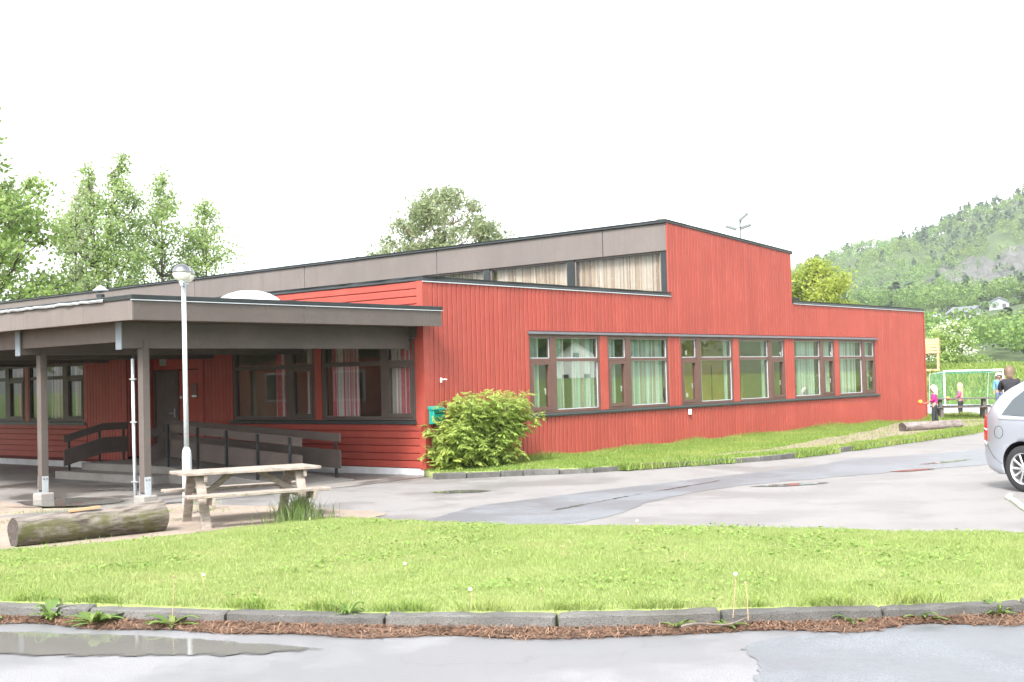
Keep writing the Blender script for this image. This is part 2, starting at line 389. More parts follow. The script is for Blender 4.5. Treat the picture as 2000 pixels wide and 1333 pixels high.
M['bushleaf'] = leaf('shrub_leaves', (.24, .34, .08), (.38, .47, .13), (.44, .48, .12), .5, nscale=1.2)
M['whiteflower'] = leaf('white_blossom', (.55, .58, .48), (.75, .76, .66), None, .3)
M['weed'] = leaf('weed_leaves', (.09, .17, .04), (.20, .28, .075), None, .35)
M['bark'] = wood('grey_bark', (.16, .135, .115), (.07, .058, .05), .9, (4, 4, 1))
M['pinebark'] = wood('orange_pine_bark', (.30, .19, .12), (.13, .09, .06), .9, (4, 4, 1))
M['stem'] = pm('green_stem', (.16, .17, .07), .7, .2)
M['strawstem'] = pm('dry_stem', (.38, .27, .16), .8, .15)
M['forestleaf'] = leaf('forest_foliage', (.09, .18, .055), (.22, .31, .085), (.18, .23, .07), .38, nscale=.012)
M['forestdark'] = leaf('conifer_foliage', (.045, .08, .05), (.085, .125, .07), None, .15)

def tree(name, label, loc, h, clusters, leafmat, size, n_leaves, trunk_r, barkmat, seed, cat='tree', group=None, lean=(0, 0), up=.35, flat=.8, fork=1, aspect=1.6, branch_r=.035, trunk_top=.93):
    """tree thing > trunk (with limbs) and crown; clusters = list of (dx, dy, z, radius) leaf clumps relative to loc"""
    rg = random.Random(seed)
    t = thing(name, loc, label, cat, group)
    mb = MB(); tops = []
    for k in range(fork):
        off = Vector((rg.uniform(-.5, .5), rg.uniform(-.5, .5), 0))*(0 if fork == 1 else 1)
        pts = []
        for i in range(9):
            q = i/8
            pts.append(Vector((lean[0]*q*q*h+off.x*(.3+1.2*q)+rg.uniform(-.05, .05)*q*h*.12, lean[1]*q*q*h+off.y*(.3+1.2*q)+rg.uniform(-.05, .05)*q*h*.12, q*h*trunk_top)))
        mb.tube(pts, [trunk_r*(1-.88*i/8)*(1.25 if i == 0 else 1) for i in range(9)], 8); tops.append(pts)
    for c in clusters:
        pts = min(tops, key=lambda P: min((p-Vector(c[:3])).length for p in P))
        zz = max(.2*h, c[2]-.35*math.hypot(c[0], c[1])-.25*c[3]-.5)
        a = min(pts, key=lambda p: abs(p.z-zz)); b = Vector(c[:3])
        m_ = a.lerp(b, .5)+Vector((rg.uniform(-.15, .15), rg.uniform(-.15, .15), -.12*(b-a).length))
        r0 = min(trunk_r*.45, branch_r*(1+(b-a).length*.25)*1.3)
        mb.tube([a, m_, b], [r0, r0*.6, r0*.2], 5)
        for _ in range(3):
            d = Vector((rg.gauss(0, 1), rg.gauss(0, 1), rg.gauss(.4, 1))).normalized()
            mb.tube([m_.lerp(b, .6), b.lerp(b+d*c[3]*.8, .5), b+d*c[3]*.85], [r0*.35, r0*.25, r0*.1], 4)
    mb.build('trunk', barkmat, t, smooth=True)
    vol = np.array([c[3]**2 for c in clusters]); cnt = np.maximum(8, n_leaves*vol/vol.sum()).astype(int)
    cluster_leaves('crown', [c[:3] for c in clusters], [c[3] for c in clusters], cnt, size, leafmat, t, seed, up, flat, aspect)
    return t
def crown_clusters(seed, n, z0, z1, rfun, cr, core=.25):
    """clump centres spread through a crown: radius at relative height q is rfun(q)"""
    rg = random.Random(seed); out = []
    for i in range(n):
        q = (i+rg.random())/n; a = rg.uniform(0, 2*math.pi)
        r = rfun(q)*(core+(1-core)*math.sqrt(rg.random()))
        out.append((r*math.cos(a), r*math.sin(a), z0+(z1-z0)*q, cr*rg.uniform(.65, 1.25)*(1 if q < .85 else .7)))
    return out

# ------------------------------------------------------------------ the setting: ground, hill, street, car park
M['grassground'] = pm('meadow_ground', (.13, .20, .045), .95, .3, .8, .25, 30, .5, 40, .02, dirt=(.20, .19, .09), dirt_amt=.5)
M['parking'] = asphalt('parking_asphalt', (.185, .178, .176), .35, .88, .75, .50, .45)
M['patch'] = asphalt('dark_asphalt_patch', (.138, .147, .162), .5, .9, .58, .42, .6)
M['street'] = asphalt('street_asphalt', (.185, .186, .197), .60, .85, .60, .36, .5)
M['streetpatch'] = asphalt('street_new_asphalt', (.135, .145, .160), .6, .8, .55, .32, .6)
M['forecourt'] = asphalt('forecourt_asphalt', (.20, .185, .175), .40, .55, .75, .30, .6)
M['gravel'] = pm('sand_and_gravel', (.30, .245, .20), .95, .15, 2, .25, 70, .8, 120, .012, dirt=(.19, .15, .12), dirt_amt=.55)
M['dirt'] = pm('trodden_earth', (.25, .20, .16), .95, .15, 2, .2, 50, .6, 80, .012, dirt=(.20, .19, .09), dirt_amt=.5)
M['kerb'] = pm('granite_kerb', (.125, .122, .117), .85, .22, 4, .4, 120, .9, 110, .012, rnd=.18, dirt=(.055, .052, .042), dirt_amt=.75)
M['needle'] = leaf('fallen_pine_needles', (.15, .082, .052), (.30, .19, .13), (.12, .075, .05), .1, .8, 4)
M['litter'] = pm('needle_mulch', (.15, .095, .068), .95, .3, 14, .3, 60, .9, 60, .03)
M['rock'] = pm('cliff_rock', (.10, .10, .10), .9, .3, .05, .3, .35, .8, .25, 1.5, streak=(.25, .25, .03, .55), dirt=(.06, .08, .04), dirt_amt=.6)
def puddle_mat():
    m, t, p = base('rain_puddle')
    at_ = nn(t, 'ShaderNodeAttribute', attribute_name='edge'); ad = nn(t, 'ShaderNodeMath', operation='ADD'); t.links.new(at_.outputs['Fac'], ad.inputs[0])
    ms = nn(t, 'ShaderNodeMath', operation='MULTIPLY'); t.links.new(noise(t, 9, 5, .7), ms.inputs[0]); ms.inputs[1].default_value = .20; t.links.new(ms.outputs[0], ad.inputs[1])
    t.links.new(ramp(t, ad.outputs[0], [(.075, 0.), (.155, 1.)]), p.inputs['Alpha'])
    p.inputs['Base Color'].default_value = (.15, .148, .138, 1); p.inputs['Roughness'].default_value = .05; p.inputs['IOR'].default_value = 1.33
    t.links.new(bump(t, noise(t, 5, 2), .02, .01), p.inputs['Normal']); return m
M['puddle'] = puddle_mat()

def g2(x, y):
    return gz(x, y)-.36*sstep(24, 50, y)+2.1*sstep(54.8, 67, y)
# ground: one sheet reaching the horizon, with finer cells around the buildings
xs = np.concatenate([np.linspace(-1500, -60, 10), np.arange(-57, 60, 3.), np.linspace(63, 1500, 10)])
ys = np.concatenate([np.linspace(-1500, -40, 10), np.arange(-38, 90, 2.), np.linspace(95, 1500, 12)])
gv = [(x, y, g2(x, y)-.03-(.12 if (-28 < x < 1 and -7.5 < y < 3) else 0)) for y in ys for x in xs]
nx = len(xs)
gf = [(j*nx+i, j*nx+i+1, (j+1)*nx+i+1, (j+1)*nx+i) for j in range(len(ys)-1) for i in range(nx-1)]
me = bpy.data.meshes.new('ground'); me.from_pydata(gv, [], gf); me.polygons.foreach_set('use_smooth', [True]*len(me.polygons))
tag(link('ground', me, M['grassground']), kind='structure')

KERB = [(-8, -17.3), (-3, -15.6), (0, -14.55), (3, -13.4), (5, -12.58), (7.01, -11.67), (8.56, -10.93), (10.43, -9.94), (11.38, -9.26), (12.41, -8.32), (13.17, -7.58), (15.2, -5.2), (17.5, -1.8), (19.6, 2.5), (21.2, 7.5)]
KP = catmull(KERB, 10, False)
def resample(P, step):
    out = [np.array(P[0])]; acc = 0.
    for a, b in zip(P[:-1], P[1:]):
        L = np.linalg.norm(b-a); s = step-acc
        while s <= L: out.append(a+(b-a)*s/L); s += step
        acc = L-(s-step)
    return out
def offset_line(P, d):
    out = []
    for i, p in enumerate(P):
        t = np.array(P[min(i+1, len(P)-1)])-np.array(P[max(i-1, 0)]); t = t/np.linalg.norm(t)
        out.append(np.array(p)+np.array((-t[1], t[0]))*d)
    return out
KR = resample(KP, .6)
# street in the foreground, with a newer patch at its right
sheet('street', offset_line(KR, -.0)+list(reversed(offset_line(KR[::4], -11.5))), 0.0, M['street'], 1.5)
pe = [(12.08, -9.42), (12.35, -9.75), (12.59, -10.18), (12.9, -10.9), (13.3, -12.0), (14.2, -13.0), (17, -11), (18, -7), (16.5, -4.8), (15.35, -5.35), (14.2, -6.7), (13.35, -7.65), (12.7, -8.35), (12.2, -8.95)]
sheet('street_patch', rough_outline(pe, 10, .012, 3), .004, M['streetpatch'], .8)
# car park and forecourt
park = [(-.6, -9), (-.6, -.02), (.6, -.35), (.95, -.75), (2.3, 1.1), (3.1, 2.8), (4.05, 5.3), (4.2, 9.6), (4.1, 15.7), (3.5, 18.5), (3.8, 24), (14, 27), (32, 24), (27, 8), (20.8, 7), (17.5, 0), (12, -4.5), (6, -7), (2, -10)]
sheet('car_park', park, 0.0, M['parking'], 1.2)
fore = [(-27, -6.9), (-27, -.3), (-9, -.3), (-8.4, -.05), (.25, -.05), (.55, -2.2), (.4, -4.3), (.15, -5.9), (-3, -6.7), (-12, -7)]
sheet('forecourt', fore, .004, M['forecourt'], .5)
grav = [(-27, -6.5), (-9, -6.4), (-3.7, -6.15), (-1.5, -6.45), (.2, -5.75), (1.6, -5.25), (3.1, -5.0), (4.4, -5.2), (4.4, -7), (4.2, -8.4), (3.6, -10), (1, -12.4), (-9, -15.5), (-27, -19)]
sheet('gravel_yard', rough_outline(grav, 8, .05, 5), .009, M['gravel'], .5)
# resurfaced strip in the car park
pt = [(5.05, -4.75), (4.75, -3.9), (4.72, -3.05), (4.85, -1.2), (5.16, 1.6), (5.5, 4.6), (5.35, 6.2), (5.9, 7.3), (6.5, 9.4), (6.8, 12.5), (8.6, 12), (8.6, 8), (8.14, 5.65), (7.6, 4.2), (6.8, 1.8), (6.28, -.23), (6.5, -2.2), (7.07, -4.1), (6.8, -5.6), (5.6, -5.8)]
sheet('asphalt_patch', rough_outline(pt, 7, .02, 6), .004, M['patch'], .6)
def puddle(pts, z, seed, jit=.015, n=7, dy=0):
    return sheet('puddle', rough_outline(pts, n, jit, seed), z, M['puddle'], .06 if len(pts) < 9 else .08, edge=True)
puddle([(7.2, -12.15), (7.75, -11.78), (8.1, -11.62), (8.76, -11.32), (9.39, -11.14), (9.9, -10.99), (9.7, -11.3), (9.2, -11.72), (8.75, -12.02), (8.25, -12.3), (7.7, -12.5)], .008, 11, .02)
puddle([(2.58, -2.54), (2.75, -2.2), (3.05, -1.95), (3.36, -2.0), (3.3, -2.3), (2.95, -2.6)], .008, 12)
puddle([(6.55, .22), (6.75, .72), (7.0, 1.1), (7.33, 1.3), (7.25, .85), (6.95, .4)], .010, 13)
puddle([(-3.3, -6.1), (-3.35, -5.5), (-2.85, -5.0), (-1.8, -5.15), (-1.1, -5.75), (-1.5, -6.15), (-2.1, -6.3)], .016, 14, .03)
puddle([(7.3, 3.6), (7.5, 4.2), (7.75, 4.5), (7.7, 4.0), (7.5, 3.6)], .010, 15)
puddle([(7.1, 5.3), (7.25, 6.2), (7.5, 6.8), (7.45, 6.1), (7.25, 5.4)], .010, 16)
puddle([(5.95, -3.7), (5.86, -2.7), (5.74, -1.5), (5.78, -1.5), (5.92, -2.7), (6.03, -3.7)], .010, 17, .012, 9)
puddle([(5.72, -1.1), (5.64, .1), (5.60, .9), (5.64, .9), (5.71, .1), (5.77, -1.1)], .010, 27, .01, 7)
puddle([(-4.6, -3.9), (-4.0, -3.55), (-3.1, -3.3), (-2.9, -3.45), (-3.6, -3.9), (-4.2, -4.15)], .010, 18)
puddle([(8.0, 10.2), (8.1, 11.5), (8.35, 12.6), (8.4, 11.4), (8.25, 10.2)], .010, 19)
# kerb stones of the street lawn
kroot = tag(thing('kerb'), kind='structure')
def stone_mesh(L, w, h):
    mb = MB(); mb.box(-L/2, L/2, -w/2, w/2, -.12, h)
    me = mb.mesh('kerb_stone'); bm = bmesh.new(); bm.from_mesh(me)
    for q in range(1, 9):
        bmesh.ops.bisect_plane(bm, geom=list(bm.verts)+list(bm.edges)+list(bm.faces), plane_co=(-L/2+L*q/9, 0, 0), plane_no=(1, 0, 0))
    bmesh.ops.bevel(bm, geom=[e for e in bm.edges if len(e.link_faces) == 2 and e.calc_face_angle(0) > .5], offset=.012, segments=1, affect='EDGES')
    for q in bm.verts: q.co += Vector((random.gauss(0, .001), random.gauss(0, .0035), random.gauss(0, .0035) if q.co.z > 0 else 0))
    bm.to_mesh(me); bm.free(); me.materials.append(M['kerb']); return me
def stones(line, L, w, h, root, seed):
    rg = random.Random(seed); meshes = [stone_mesh(1, w, h-.006*q) for q in range(4)]
    fine = resample(line, .05); Q = []; i = 0
    while i < len(fine): Q.append(fine[i]); i += int(L*rg.choice((.72, 1., 1., 1.08, 1.2))/.05)
    for a, b in zip(Q[:-1], Q[1:]):
        o = link('kerb_stone', rg.choice(meshes), None, root); c = (a+b)/2
        o.scale = (np.linalg.norm(b-a)-rg.uniform(.012, .022), 1, 1); o.location = (c[0], c[1], rg.uniform(-.008, .008)); o.rotation_euler = (rg.gauss(0, .015), rg.gauss(0, .006), math.atan2(b[1]-a[1], b[0]-a[0])+rg.gauss(0, .008))
stones(offset_line(KP, .07), 1.02, .14, .108, kroot, 3)
VK = [(.78, -.64), (1.5, .2), (2.36, 1.19), (2.75, 1.95), (3.12, 2.87), (4.05, 5.33), (4.25, 7.4), (4.22, 9.63), (4.2, 12.6), (4.08, 15.68), (3.5, 18.41)]
VKP = catmull(VK, 10, False)
vroot = tag(thing('verge_kerb'), kind='structure')
stones(VKP, .62, .12, .105, vroot, 4)

# lawn between street and car park
LB = [(-9, -14.6), (-3, -12.9), (1.5, -11.2), (3.2, -9.75), (3.75, -8.25), (3.85, -7.35), (3.95, -6.15), (4.6, -5.65), (6.55, -5.3), (8.75, -4.35), (11.75, -3.3), (15, -.9), (18, 3.2), (20.2, 8)]
LBP = rough_outline(catmull(LB, 8, False), 1, .03, 21, False)
lawn_poly = offset_line(KR, .13)+list(reversed(LBP))
LBA = np.array(LBP)
def lz(x, y):
    d = math.sqrt(np.min((LBA[:, 0]-x)**2+(LBA[:, 1]-y)**2))
    return .012+.088*sstep(0, 1.3, d)+.012*math.sin(x*1.3+y*.7)*sstep(.5, 1.5, d)
sheet('lawn', lawn_poly, 0, M['lawnsoil'], .35, lz, thick=.1)
def scatter(poly, dens, seed, box=None):
    rg = np.random.default_rng(seed); P = np.array([(p[0], p[1]) for p in poly])
    x0, y0 = P.min(0); x1, y1 = P.max(0)
    if box: x0, x1, y0, y1 = max(x0, box[0]), min(x1, box[1]), max(y0, box[2]), min(y1, box[3])
    n = int((x1-x0)*(y1-y0)*dens); X = rg.uniform(x0, x1, n); Y = rg.uniform(y0, y1, n)
    k = inside(poly, X, Y); return X[k], Y[k]
def vnoise(X, Y, s, seed):
    """smooth value noise in 0..1 for patchy growth"""
    rg = np.random.default_rng(seed); T = rg.random((64, 64)); x = X/s; y = Y/s
    i = np.floor(x).astype(int); j = np.floor(y).astype(int); u = x-i; v = y-j; u = u*u*(3-2*u); v = v*v*(3-2*v)
    g = lambda a, b: T[a % 64, b % 64]
    return (g(i, j)*(1-u)+g(i+1, j)*u)*(1-v)+(g(i, j+1)*(1-u)+g(i+1, j+1)*u)*v
LG = (np.linspace(-10, 22, 129), np.linspace(-18, 10, 113))
LZG = np.array([[lz(a, b) for b in LG[1]] for a in LG[0]])
def lz_np(X, Y):
    x = (X+10)/.25; y = (Y+18)/.25; i = np.clip(x.astype(int), 0, 127); j = np.clip(y.astype(int), 0, 111); u = x-i; v = y-j
    return (LZG[i, j]*(1-u)+LZG[i+1, j]*u)*(1-v)+(LZG[i, j+1]*(1-u)+LZG[i+1, j+1]*u)*v
X, Y = scatter(lawn_poly, 5200, 31, (1.5, 15.5, -13.5, -1.5))
hh = .55+.55*vnoise(X, Y, .45, 1)+.55*vnoise(X, Y, .13, 21)**2
# longer untrimmed fringe along the kerb
KA = np.array(offset_line(KR, .13)); dk_ = np.full(len(X), 9.)
for a in KA: dk_ = np.minimum(dk_, np.hypot(X-a[0], Y-a[1]))
hh = hh*(1+1.5*np.clip(1-dk_/.22, 0, 1)*vnoise(X, Y, .25, 4))
o = blades('lawn_grass', np.stack([X, Y, lz_np(X, Y)-.004], 1), .016, .040, .0065, M['lawnblade'], .8, 5, hh)
tag(o, 'short bright green mown grass of the street lawn', 'grass', kind='stuff')
# mixed-in weeds and dead straw of the lawn
rgw = np.random.default_rng(71); X, Y = scatter(lawn_poly, 260, 72, (1.5, 15.5, -13.5, -1.5)); k = vnoise(X, Y, .7, 73)*.6+vnoise(X, Y, .22, 74)*.4 > .60; X, Y = X[k], Y[k]
V, F = leaf_quads(np.stack([X, Y, lz_np(X, Y)+.035], 1), .028, rgw, 1.4, 1.3)
o = link('lawn_weeds', np_mesh('lawn_weeds', V, F, M['cloverleaf'])); tag(o, 'patches of small dark green weeds in the lawn', 'weeds', kind='stuff')
X, Y = scatter(lawn_poly, 70, 75, (1.5, 15.5, -13.5, -1.5)); k = vnoise(X, Y, .9, 76) > .45; X, Y = X[k], Y[k]
o = blades('dry_grass', np.stack([X, Y, lz_np(X, Y)], 1), .022, .05, .005, M['strawblade'], 1.1, 77); tag(o, 'dry pale stalks scattered through the lawn', 'grass', kind='stuff')
# untrimmed fringe hanging over the back of the kerb, with dead stalks
rgf = np.random.default_rng(61); n = 90000; ii = rgf.integers(0, len(KR), n); Pk = np.array(offset_line(KR, .0))[ii]+rgf.normal(0, .17, (n, 2))
kd = np.full(n, 9.)
for a in np.array(KR): kd = np.minimum(kd, np.hypot(Pk[:, 0]-a[0], Pk[:, 1]-a[1]))
k = inside(lawn_poly, Pk[:, 0], Pk[:, 1]) & (kd < .26) & (vnoise(Pk[:, 0], Pk[:, 1], .33, 62) > .36); Pk = Pk[k]
o = blades('fringe_grass', np.stack([Pk[:, 0], Pk[:, 1], np.full(len(Pk), .095)], 1), .04, .11, .008, M['vergeblade'], 1.7, 63)
tag(o, 'longer untrimmed grass hanging over the street kerb', 'grass', kind='stuff')
X, Y = scatter(lawn_poly, 500, 32, (-9, 22, -18, 9))
k = ~((X > 1.5) & (X < 15.5) & (Y > -13.5) & (Y < -1.5)); X, Y = X[k], Y[k]
o = blades('lawn_grass', np.stack([X, Y, lz_np(X, Y)-.004], 1), .03, .07, .016, M['lawnblade'], .8, 6)
tag(o, 'mown grass at the outer ends of the street lawn', 'grass', kind='stuff')

# grass verge along the long wall, with the trodden path in it
verge_poly = [(.0, -.06), (.35, -.28), (.72, -.5)]+[tuple(p) for p in offset_line(VKP, .05)[6:]]+[(3.6, 20), (3.2, 24), (1.5, 27), (-4, 27), (-4, 23.2), (.0, 23.05)]
def vz(x, y): return .095-.085*sstep(18, 25, y)+g2(x, y)*sstep(23, 25, y)
sheet('verge', verge_poly, 0, M['lawnsoil'], .5, vz, thick=.14)
dirt_poly = rough_outline([(2.6, 3.5), (3.3, 5.0), (3.75, 7), (3.82, 9.5), (3.6, 13.5), (3.4, 15.2), (3.5, 17.4), (4.0, 19.6), (4.2, 22), (2.9, 24.3), (.5, 24.3), (.2, 20.5), (.9, 18), (1.7, 15.0), (2.3, 11.0), (3.0, 7.6), (2.9, 5.2)], 7, .05, 8)
sheet('dirt_path', dirt_poly, .006, M['dirt'], .5, vz)
X, Y = scatter(verge_poly, 1500, 41)
ind = inside(dirt_poly, X, Y); rk = np.random.default_rng(3).random(len(X))
k = (~ind) | (rk < .08); X, Y = X[k], Y[k]
wall = np.clip(1-X/.7, 0, 1)*(Y > 2)
hh = (.7+.7*vnoise(X, Y, .7, 2))*(1+2.6*wall*vnoise(X, Y, 1.1, 3))
o = blades('verge_grass', np.stack([X, Y, np.array([vz(a, b) for a, b in zip(X, Y)])-.005], 1), .025, .065, .012, M['vergeblade'], .8, 7, hh)
tag(o, 'uneven grass and weeds along the foot of the long red wall', 'grass', kind='stuff')
# weedy fringe over the verge kerb, and on the meadow and bank behind
P = np.array(VKP); ii = np.random.default_rng(9).integers(4, len(P), 9000); q = P[ii]+np.random.default_rng(10).normal(0, .09, (9000, 2))+np.array((.05, 0))
k = (vnoise(q[:, 0], q[:, 1], .8, 6) > .38) & (q[:, 1] > .9); q = q[k]
o = blades('kerb_weeds', np.stack([q[:, 0], q[:, 1], np.full(len(q), .02)], 1), .04, .16, .016, M['vergeblade'], .9, 8)
tag(o, 'weeds and grass growing over the kerb of the wall verge', 'grass', kind='stuff')
rg = np.random.default_rng(12); X = rg.uniform(-16, 9, 60000); Y = rg.uniform(22.5, 32.5, 60000); k = ((X > -.0) | (Y > 23.3)) & ~inside(dirt_poly, X, Y); X, Y = X[k], Y[k]
o = blades('meadow_grass', np.stack([X, Y, np.array([g2(a, b) for a, b in zip(X, Y)])-.03], 1), .03, .07, .02, M['vergeblade'], .7, 9)
tag(o, 'grass around the far picnic tables', 'grass', kind='stuff')
X = rg.uniform(-40, 20, 60000); Y = rg.uniform(55.2, 74, 60000)
hh = .5+1.2*vnoise(X, Y, 2.5, 7)
o = blades('bank_grass', np.stack([X, Y, np.array([g2(a, b) for a, b in zip(X, Y)])-.04], 1), .2, .5, .09, M['vergeblade'], .8, 10, hh)
tag(o, 'long rough grass on the bank behind the goal', 'grass', kind='stuff')
court = [(-40, 32.6), (16, 31.2), (20, 53), (-40, 55)]
M['court'] = asphalt('court_asphalt', (.26, .265, .28), .3, .8, .7, .4, .3)
sheet('ball_court', court, .0, M['court'], 2.0, g2)
# pine-needle litter along the kerb
rg = np.random.default_rng(14)
kr = resample(KP, .15); k0 = offset_line(kr, .0)
wid = [.11+.20*float(vnoise(np.array([p[0]]), np.array([p[1]]), .55, 15)[0])+.05*math.sin(i*.9) for i, p in enumerate(kr)]
T = [np.array(kr[min(i+1, len(kr)-1)])-np.array(kr[max(i-1, 0)]) for i in range(len(kr))]; T = [t/np.linalg.norm(t) for t in T]
mbv = []; mbf = []
for i, p in enumerate(kr):
    nrm = np.array((T[i][1], -T[i][0]))
    for j, (a, z) in enumerate(((-.02, .02), (.3, .022), (.65, .014), (1., .004))):
        q = p+nrm*wid[i]*a; mbv.append((q[0], q[1], z*(.6+.6*rg.random()) if a < 1 else .005))
for i in range(len(kr)-1):
    for j in range(3): b = i*4+j; mbf.append((b, b+4, b+5, b+1))
me = bpy.data.meshes.new('needle_litter'); me.from_pydata(mbv, [], mbf); me.polygons.foreach_set('use_smooth', [True]*len(me.polygons))
lit = tag(link('needle_litter', me, M['litter']), 'strip of reddish brown pine needles along the street kerb', 'litter', kind='stuff')
n = 42000; ii = rg.integers(1, len(kr)-1, n); P = np.array(kr)[ii]; Tn = np.array(T)[ii]; Nn = np.stack([Tn[:, 1], -Tn[:, 0]], 1); W = np.array(wid)[ii]
a = rg.random(n)**1.1*1.12; C = P+Tn*rg.uniform(-.08, .08, n)[:, None]+Nn*(a*W)[:, None]
Z = .024*np.clip(1-a, 0, 1)**.6*rg.uniform(.5, 1.1, n)+.012
an = rg.uniform(0, math.pi, n); L = rg.uniform(.015, .045, n); dx = np.stack([np.cos(an)*L, np.sin(an)*L, rg.normal(0, .25, n)*L], 1); wd = np.stack([-np.sin(an), np.cos(an), np.zeros(n)], 1)*.0028
c3 = np.concatenate([C, Z[:, None]], 1)
V = np.stack([c3-dx-wd, c3-dx+wd, c3+dx+wd, c3+dx-wd], 1).reshape(-1, 3)
o = link('fallen_needles', np_mesh('fallen_needles', V, np.arange(4*n).reshape(n, 4), M['needle']))
tag(o, 'loose pine needles lying along the street kerb', 'litter', kind='stuff')

# ------------------------------------------------------------------ wooded hill and far forest
E1 = np.array((-.345, .939)); E2 = np.array((.939, .345)); O0 = np.array((16.11, -16.27))
def hill_total(s):
    return np.interp(s, [-900, -500, -250, -121, -86, -22, 43, 120, 250, 700], [24, 26, 48, 80, 89, 111, 127, 150, 175, 190])
def sst(a, b, x):
    t = np.clip((x-a)/(b-a), 0, 1); return t*t*(3-2*t)
def hz(d, s):
    d = np.asarray(d, float); s = np.asarray(s, float)
    z = 1.2+12*sst(180, 420, d)+10.3*sst(350, 520, d)
    z = z+(hill_total(s)-23.5)*sst(590, 1075, d)
    z = z+(sst(220, 500, d)*1.5+5*sst(650, 800, d)*(1-sst(950, 1050, d)))*(np.sin(s*.05+d*.013)+.6*np.sin(s*.11-d*.03+1)+.4*np.sin(s*.21+d*.07))
    return z
def cliffmask(d, s):
    """bare rock faces on the hillside (two bands)"""
    w = 8*np.sin(d*.11)+6*np.sin(s*.19)
    a = ((s+w*.6 > -18) & (s < 120) & (d+w > 752) & (d+w < 842))
    b = ((s > -125) & (s < -62) & (d+w > 700) & (d+w < 745))
    c = ((s > 20) & (s < 60) & (d+w > 985) & (d+w < 1015))
    return a | b | c
dd = np.concatenate([np.arange(92, 600, 12.), np.arange(600, 1120, 8.), np.linspace(1125, 1450, 8)]); ss = np.concatenate([np.linspace(-900, -260, 14), np.arange(-250, 260, 8.), np.linspace(270, 600, 8)])
D, S = np.meshgrid(dd, ss, indexing='ij'); Z = hz(D, S)
Z = Z+np.where(cliffmask(D, S), RNG.normal(0, 3.2, D.shape), 0)
Z[0, :] = -.6
XY = O0+D[..., None]*E1+S[..., None]*E2
V = np.concatenate([XY, Z[..., None]], 2).reshape(-1, 3); ns = len(ss)
F = np.array([(i*ns+j, i*ns+j+1, (i+1)*ns+j+1, (i+1)*ns+j) for i in range(len(dd)-1) for j in range(ns-1)])
M['forestfloor'] = pm('wooded_slope', (.065, .10, .035), .95, .3, .05, .25, .4, .5, .3, .5)
hill_me = np_mesh('hill', V, F, M['forestfloor'], False); hill_me.materials.append(M['rock'])
dc = D[:-1, :-1].ravel()+5; scn = S[:-1, :-1].ravel()+4
hill_me.polygons.foreach_set('material_index', cliffmask(dc, scn).astype(np.int32))
tag(link('hill', hill_me), kind='structure')

def crown_template(nq, conifer, rg, fine=1.):
    if conifer:
        q = rg.random(nq)**.7; a = rg.uniform(0, 2*math.pi, nq); r = (1-q)*.30*rg.uniform(.6, 1.1, nq)+.015
        C = np.stack([r*np.cos(a), r*np.sin(a), .12+.88*q], 1); size = .15*fine
    else:
        k = 9; cc = rg.normal(0, 1, (k, 3)); cc /= np.linalg.norm(cc, axis=1)[:, None]; cc[:, 2] = np.abs(cc[:, 2])*1.1-.25
        cc = cc*np.array((.30, .30, .32))*rg.uniform(.5, 1.05, (k, 1))
        d = rg.normal(0, 1, (nq, 3)); d /= np.linalg.norm(d, axis=1)[:, None]
        C = cc[rg.integers(0, k, nq)]+d*.17*rg.uniform(.75, 1.05, (nq, 1)); C[:, 2] = C[:, 2]+.60; size = .085*fine
    return leaf_quads(C, size, rg, .5, 1.25)[0]
def forest(name, label, D, S, H, conif, nq, mat, seed, xy=None, z=None):
    rg = np.random.default_rng(seed); T = [crown_template(nq, conif, rg, min(1, (100/nq)**.42)) for _ in range(8)]
    n = len(H); XYp = xy if xy is not None else O0+D[:, None]*E1+S[:, None]*E2; Zp = z if z is not None else hz(D, S)-.5
    ki = rg.integers(0, 8, n); ang = rg.uniform(0, 2*math.pi, n); wd = rg.uniform(.8, 1.25, n); V = np.empty((n, nq*4, 3))
    T = np.array(T)
    t = T[ki]; c, s_ = np.cos(ang)[:, None], np.sin(ang)[:, None]
    V[..., 0] = (t[..., 0]*c-t[..., 1]*s_)*(H*wd)[:, None]+XYp[:, :1]; V[..., 1] = (t[..., 0]*s_+t[..., 1]*c)*(H*wd)[:, None]+XYp[:, 1:2]; V[..., 2] = t[..., 2]*H[:, None]+Zp[:, None]
    o = link(name, np_mesh(name, V.reshape(-1, 3), np.arange(n*nq*4).reshape(-1, 4), mat))
    return tag(o, label, 'forest', kind='stuff')
def jgrid(d0, d1, s0, s1, step, seed):
    rg = np.random.default_rng(seed); a, b = np.meshgrid(np.arange(d0, d1, step), np.arange(s0, s1, step*.9), indexing='ij')
    return a.ravel()+rg.normal(0, step*.35, a.size), b.ravel()+rg.normal(0, step*.35, a.size)
rg = np.random.default_rng(77)
Dn, Sn = jgrid(185, 590, -95, 75, 6.8, 1); k = ~((np.abs(Sn-2) < 42) & (Dn > 285) & (Dn < 455) | (np.abs(Sn-15) < 60) & (Dn > 430) & (Dn < 500) & (rg.random(len(Dn)) < .75)); Dn, Sn = Dn[k], Sn[k]
cf = rg.random(len(Dn)) < .07
Hn = np.minimum(rg.uniform(8, 14.5, len(Dn)), np.where((Dn < 300), np.maximum(5.5, 1.7+.0425*Dn-hz(Dn, Sn)+rg.uniform(-1.2, 1.2, len(Dn))), 99))
forest('near_forest', 'broadleaved wood at the foot of the hill, below the hillside houses', Dn[~cf], Sn[~cf], Hn[~cf], False, 330, M['forestleaf'], 5)
forest('conifers', 'scattered dark conifers in the wood at the foot of the hill', Dn[cf], Sn[cf], Hn[cf]*1.1, True, 130, M['forestdark'], 6)
Df, Sf = jgrid(585, 1110, -290, 170, 7.4, 2); k = ~cliffmask(Df, Sf) | (rg.random(len(Df)) < .26); Df, Sf = Df[k], Sf[k]
